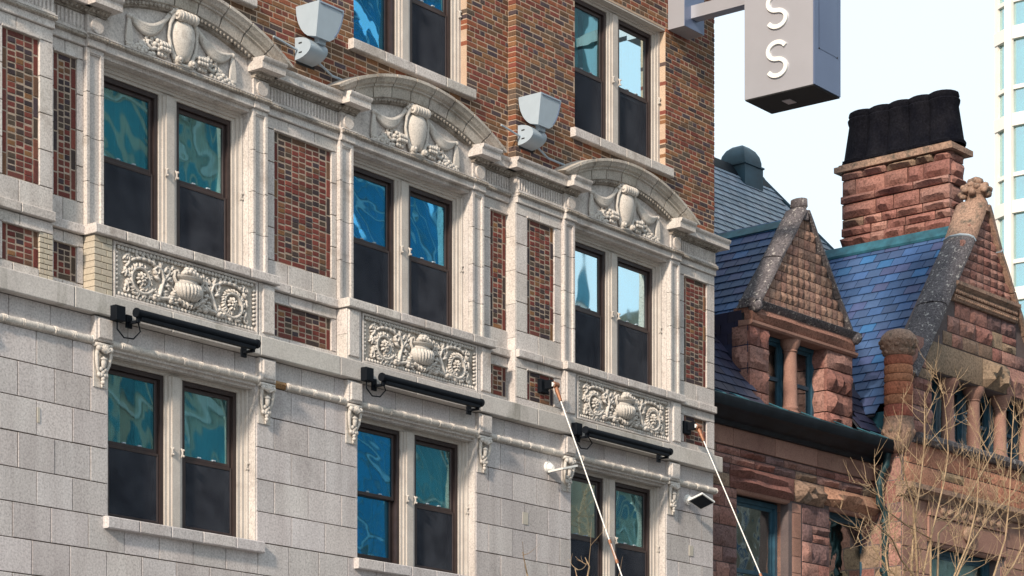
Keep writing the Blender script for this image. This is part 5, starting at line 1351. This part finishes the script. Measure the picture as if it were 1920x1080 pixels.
# ================================================================== bare trees
def bare_tree(name, label, base, stems, depth, seed, twigs=1.0, r0=.012):
    rnd = random.Random(seed); t = empty(name, base, label, 'tree', 'bare street trees')
    fork = Vector(base)+Vector((0, 0, 2.6))
    MB().tube([Vector(base)+Vector((0, 0, -.02)), Vector(base)+Vector((.02, .01, 1.3)), fork], [.10, .08, .065], 10).build('trunk', 'bark', t)
    for st in stems:
        mb = MB(); dy = rnd.uniform(-.5, .5)
        pts = [fork]; n = len(st)
        for i, (u, v) in enumerate(st): pts.append(on_y(u, v, depth+dy*(i+1)/n))
        rr = [r0*.42+(.018-r0*.42)*(1-i/len(pts))**1.3 for i in range(len(pts))]; rr[-1] = .004
        mb.tube(pts, rr, 6)
        def shoot(p, d, L, r, lev):
            k = 6; q = [p]; dd = d.copy()
            for i in range(k):
                dd = (dd+Vector((rnd.uniform(-.14, .14), rnd.uniform(-.14, .14), rnd.uniform(.02, .16)))).normalized(); q.append(q[-1]+dd*L/k)
            mb.tube(q, [r*(1-.72*i/k) for i in range(k+1)], 4 if lev else 5)
            mb.ell(q[-1], (r*.5, r*.5, r*1.1), 0, 5, 3)
            if lev < 2:
                for i in range(1, k):
                    for s in ((-1, 1) if rnd.random() < .55 else (rnd.choice((-1, 1)),)):
                        if rnd.random() > .42*twigs: continue
                        ax = dd.cross(Vector((rnd.uniform(-1, 1), rnd.uniform(-1, 1), .2))).normalized()
                        nd = (dd*.72+ax*s*.75+Vector((0, 0, .1))).normalized(); shoot(q[i], nd, L*rnd.uniform(.30, .60), r*.72, lev+1)
        for i in range(1, len(pts)-1):
            seg = pts[i+1]-pts[i]; m = max(1, int(seg.length/.125*twigs))
            for j in range(m):
                if rnd.random() < .22: continue
                p = pts[i]+seg*((j+rnd.random())/m); d = seg.normalized()
                ax = d.cross(Vector((rnd.uniform(-.5, .5), rnd.uniform(-1, -.2), rnd.uniform(-.3, .3)))).normalized()*rnd.choice((-1, 1))
                nd = (d*.62+ax*.8).normalized(); shoot(p, nd, rnd.uniform(.25, .95), .0056, 1 if rnd.random() < .7 else 0)
        mb.build('branch', 'bark', t, ang=60)
tb = on_y(1745, V0, -3.6); tb.z = 0
bare_tree('street_tree', 'leafless young tree with golden twigs in front of the sandstone bay', tb, [
    [(1728, 1090), (1745, 1010), (1757, 960), (1770, 905), (1778, 850), (1775, 790), (1768, 735)],
    [(1708, 1090), (1712, 1010), (1720, 945), (1728, 885), (1733, 840), (1734, 735)],
    [(1785, 1090), (1815, 1020), (1832, 950), (1836, 870), (1838, 832)],
    [(1860, 1090), (1885, 1010), (1893, 930), (1897, 830), (1902, 748)],
    [(1722, 1090), (1690, 1050), (1672, 1010), (1645, 985), (1612, 962)],
    [(1716, 1000), (1712, 945), (1700, 905), (1688, 860), (1680, 818)],
    [(1790, 1090), (1820, 1020), (1850, 975), (1890, 935), (1925, 900)],
    [(1870, 1100), (1900, 1060), (1930, 1000), (1935, 900), (1925, 800)],
    [(1700, 1095), (1660, 1062), (1640, 1030), (1622, 985)], [(1672, 1110), (1660, 1040), (1668, 990), (1662, 912)], [(1745, 1010), (1700, 985), (1660, 955), (1630, 900)],
    [(1760, 1000), (1800, 960), (1825, 915), (1850, 870), (1872, 835)]], -3.6, 11)
tb = on_y(1090, V0, -3.4); tb.z = 0
bare_tree('street_tree', 'leafless sapling showing only its twig tips before the stone wall', tb, [
    [(1092, 1160), (1100, 1090), (1105, 1062), (1097, 1045)], [(1075, 1160), (1085, 1095), (1078, 1066)], [(990, 1170), (993, 1100), (985, 1060), (980, 1035)]], -3.4, 5, .45, .007)

# ================================================================== pale tower beyond
Fv = Vector((CT, ST, 0)); Rv = Vector((ST, -CT, 0))
tc = CAM+ray(1893, V0)*.0185; tc.z = 0
dl = (-Rv*.42+Fv*1.0).normalized(); drr = (Rv*.80-Fv*.60).normalized()
tower = empty('apartment_tower', tc, 'pale cream apartment tower with green-curtained glass windows beyond the gable', 'building')
def face(o, d, nrm, L, name):
    def P3(s, n, z): return o+d*s+nrm*n+Vector((0, 0, z))
    def bx3(mb, s0, s1, n0, n1, z0, z1):
        mb.add([P3(s0, n0, z0), P3(s1, n0, z0), P3(s1, n1, z0), P3(s0, n1, z0), P3(s0, n0, z1), P3(s1, n0, z1), P3(s1, n1, z1), P3(s0, n1, z1)],
               [(0, 1, 5, 4), (1, 2, 6, 5), (2, 3, 7, 6), (3, 0, 4, 7), (4, 5, 6, 7), (3, 2, 1, 0)])
    return bx3
fh = 3.02
zt0 = CH+(V0-216)*.0185-fh*7
nl = dl.cross(Vector((0, 0, 1))); nl = nl if nl.dot(-Fv-Rv) > 0 else -nl
nr = drr.cross(Vector((0, 0, 1))); nr = nr if nr.dot(-Fv) > 0 else -nr
core = MB(); a, b, c_, d_ = tc, tc+dl*9, tc+dl*9+drr*12, tc+drr*12
ins_ = (drr+dl).normalized()*.5
pts = [tc+ins_*.7, tc+dl*.8+drr*.30, tc+dl*9+drr*7, tc+dl*9+drr*12, tc+drr*12+ins_*.6]
core.add([p+Vector((0, 0, 0)) for p in pts]+[p+Vector((0, 0, 48)) for p in pts], [(0, 1, 6, 5), (1, 2, 7, 6), (2, 3, 8, 7), (3, 4, 9, 8), (4, 0, 5, 9), (5, 6, 7, 8, 9)])
core.build('core_wall', 'tcurtain', tower)
for fi in range(14):
    z0 = zt0+fh*fi
    for (d, nn, L, nw, nm) in ((dl, nl, .8, 1, 'l'), (drr, nr, 12, 5, 'r')):
        bx3 = face(tc, d, nn, L, nm)
        m = MB(); bx3(m, -.05, L, -.30, .10, z0-.42, z0+.02); m.build('floor_band', 'tower', tower)
        for k in range(nw):
            s0 = L*k/nw; s1 = L*(k+1)/nw
            w = MB(); bx3(w, s0, s0+.16, -.2, .06, z0+.02, z0+fh-.42); bx3(w, s1-.16, s1, -.2, .06, z0+.02, z0+fh-.42); bx3(w, s0+.16, s1-.16, -.2, .05, z0+.86, z0+1.0)
            wn = w.build('window_frame', 'tower', tower)
            for q0_, q1_ in ((z0+.02, z0+.86), (z0+1.0, z0+fh-.42)):
                g = MB(); bx3(g, s0+.16, s1-.16, -.06, -.04, q0_, q1_); g.build('pane', 'towerg', wn)
m = MB(); m.box(tc.x-.14, tc.x+.14, tc.y-.14, tc.y+.14, 0, 46); m.build('corner_post', 'tower', tower)

# ================================================================== buildings across the street (seen in the window glass)
def opposite(x0, x1, y, h, wall, gl, lab, nx, nz, wx=.6, wz=.62, z_base=4.0, depth=14):
    b = empty('street_building', ((x0+x1)/2, y, 0), lab, 'building')
    w = MB().box(x0, x1, y-depth, y, 0, h).build('wall', wall, b)
    dx, dz = (x1-x0)/nx, (h-z_base-.8)/nz
    me = MB().box(-dx*wx/2, dx*wx/2, -.04, .04, -dz*wz/2, dz*wz/2).mesh('window', gl, centre=False)[0]
    for i in range(nx):
        for j in range(nz): put('window', me, b, (x0+dx*(i+.5), y+.0, z_base+dz*(j+.5)))
    MB().box(x0-.3, x1+.3, y-.1, y+.5, h-.6, h+.2).build('cornice', 'tower', b)
    st = MB()
    for j in range(1, nz): st.box(x0-.02, x1+.02, y+.001, y+.16, z_base+dz*j-.15, z_base+dz*j+.15)
    st.build('string_courses', 'tower', b, kind='stuff')
M['owall'] = plain('ochre_stone', (0.50, 0.44, 0.34), 0.8, var=.15, scale=1)
M['owall2'] = plain('grey_green_stone', (0.36, 0.37, 0.33), 0.8, var=.15, scale=1)
M['oglass'] = plain('dark_blue_window', (0.02, 0.07, 0.14), 0.12, 0.3, 0.8, .2)
M['oglass2'] = plain('blue_curtain_wall', (0.04, 0.19, 0.26), 0.15, 0.4, 0.8, .3, .4)
opposite(24, 38, -26, 33, 'owall2', 'oglass', 'grey-green stone block across the street, reflected in windows', 6, 8)
opposite(39, 50, -27, 27, 'owall', 'oglass2', 'ochre stone building across the street with blue windows', 4, 6, .72, .7)
opposite(51, 66, -30, 36, 'owall2', 'oglass2', 'blue curtain-wall block across the street', 7, 9, .86, .82)
opposite(70, 90, -28, 22, 'owall', 'oglass', 'low ochre block farther along the street opposite', 7, 5)
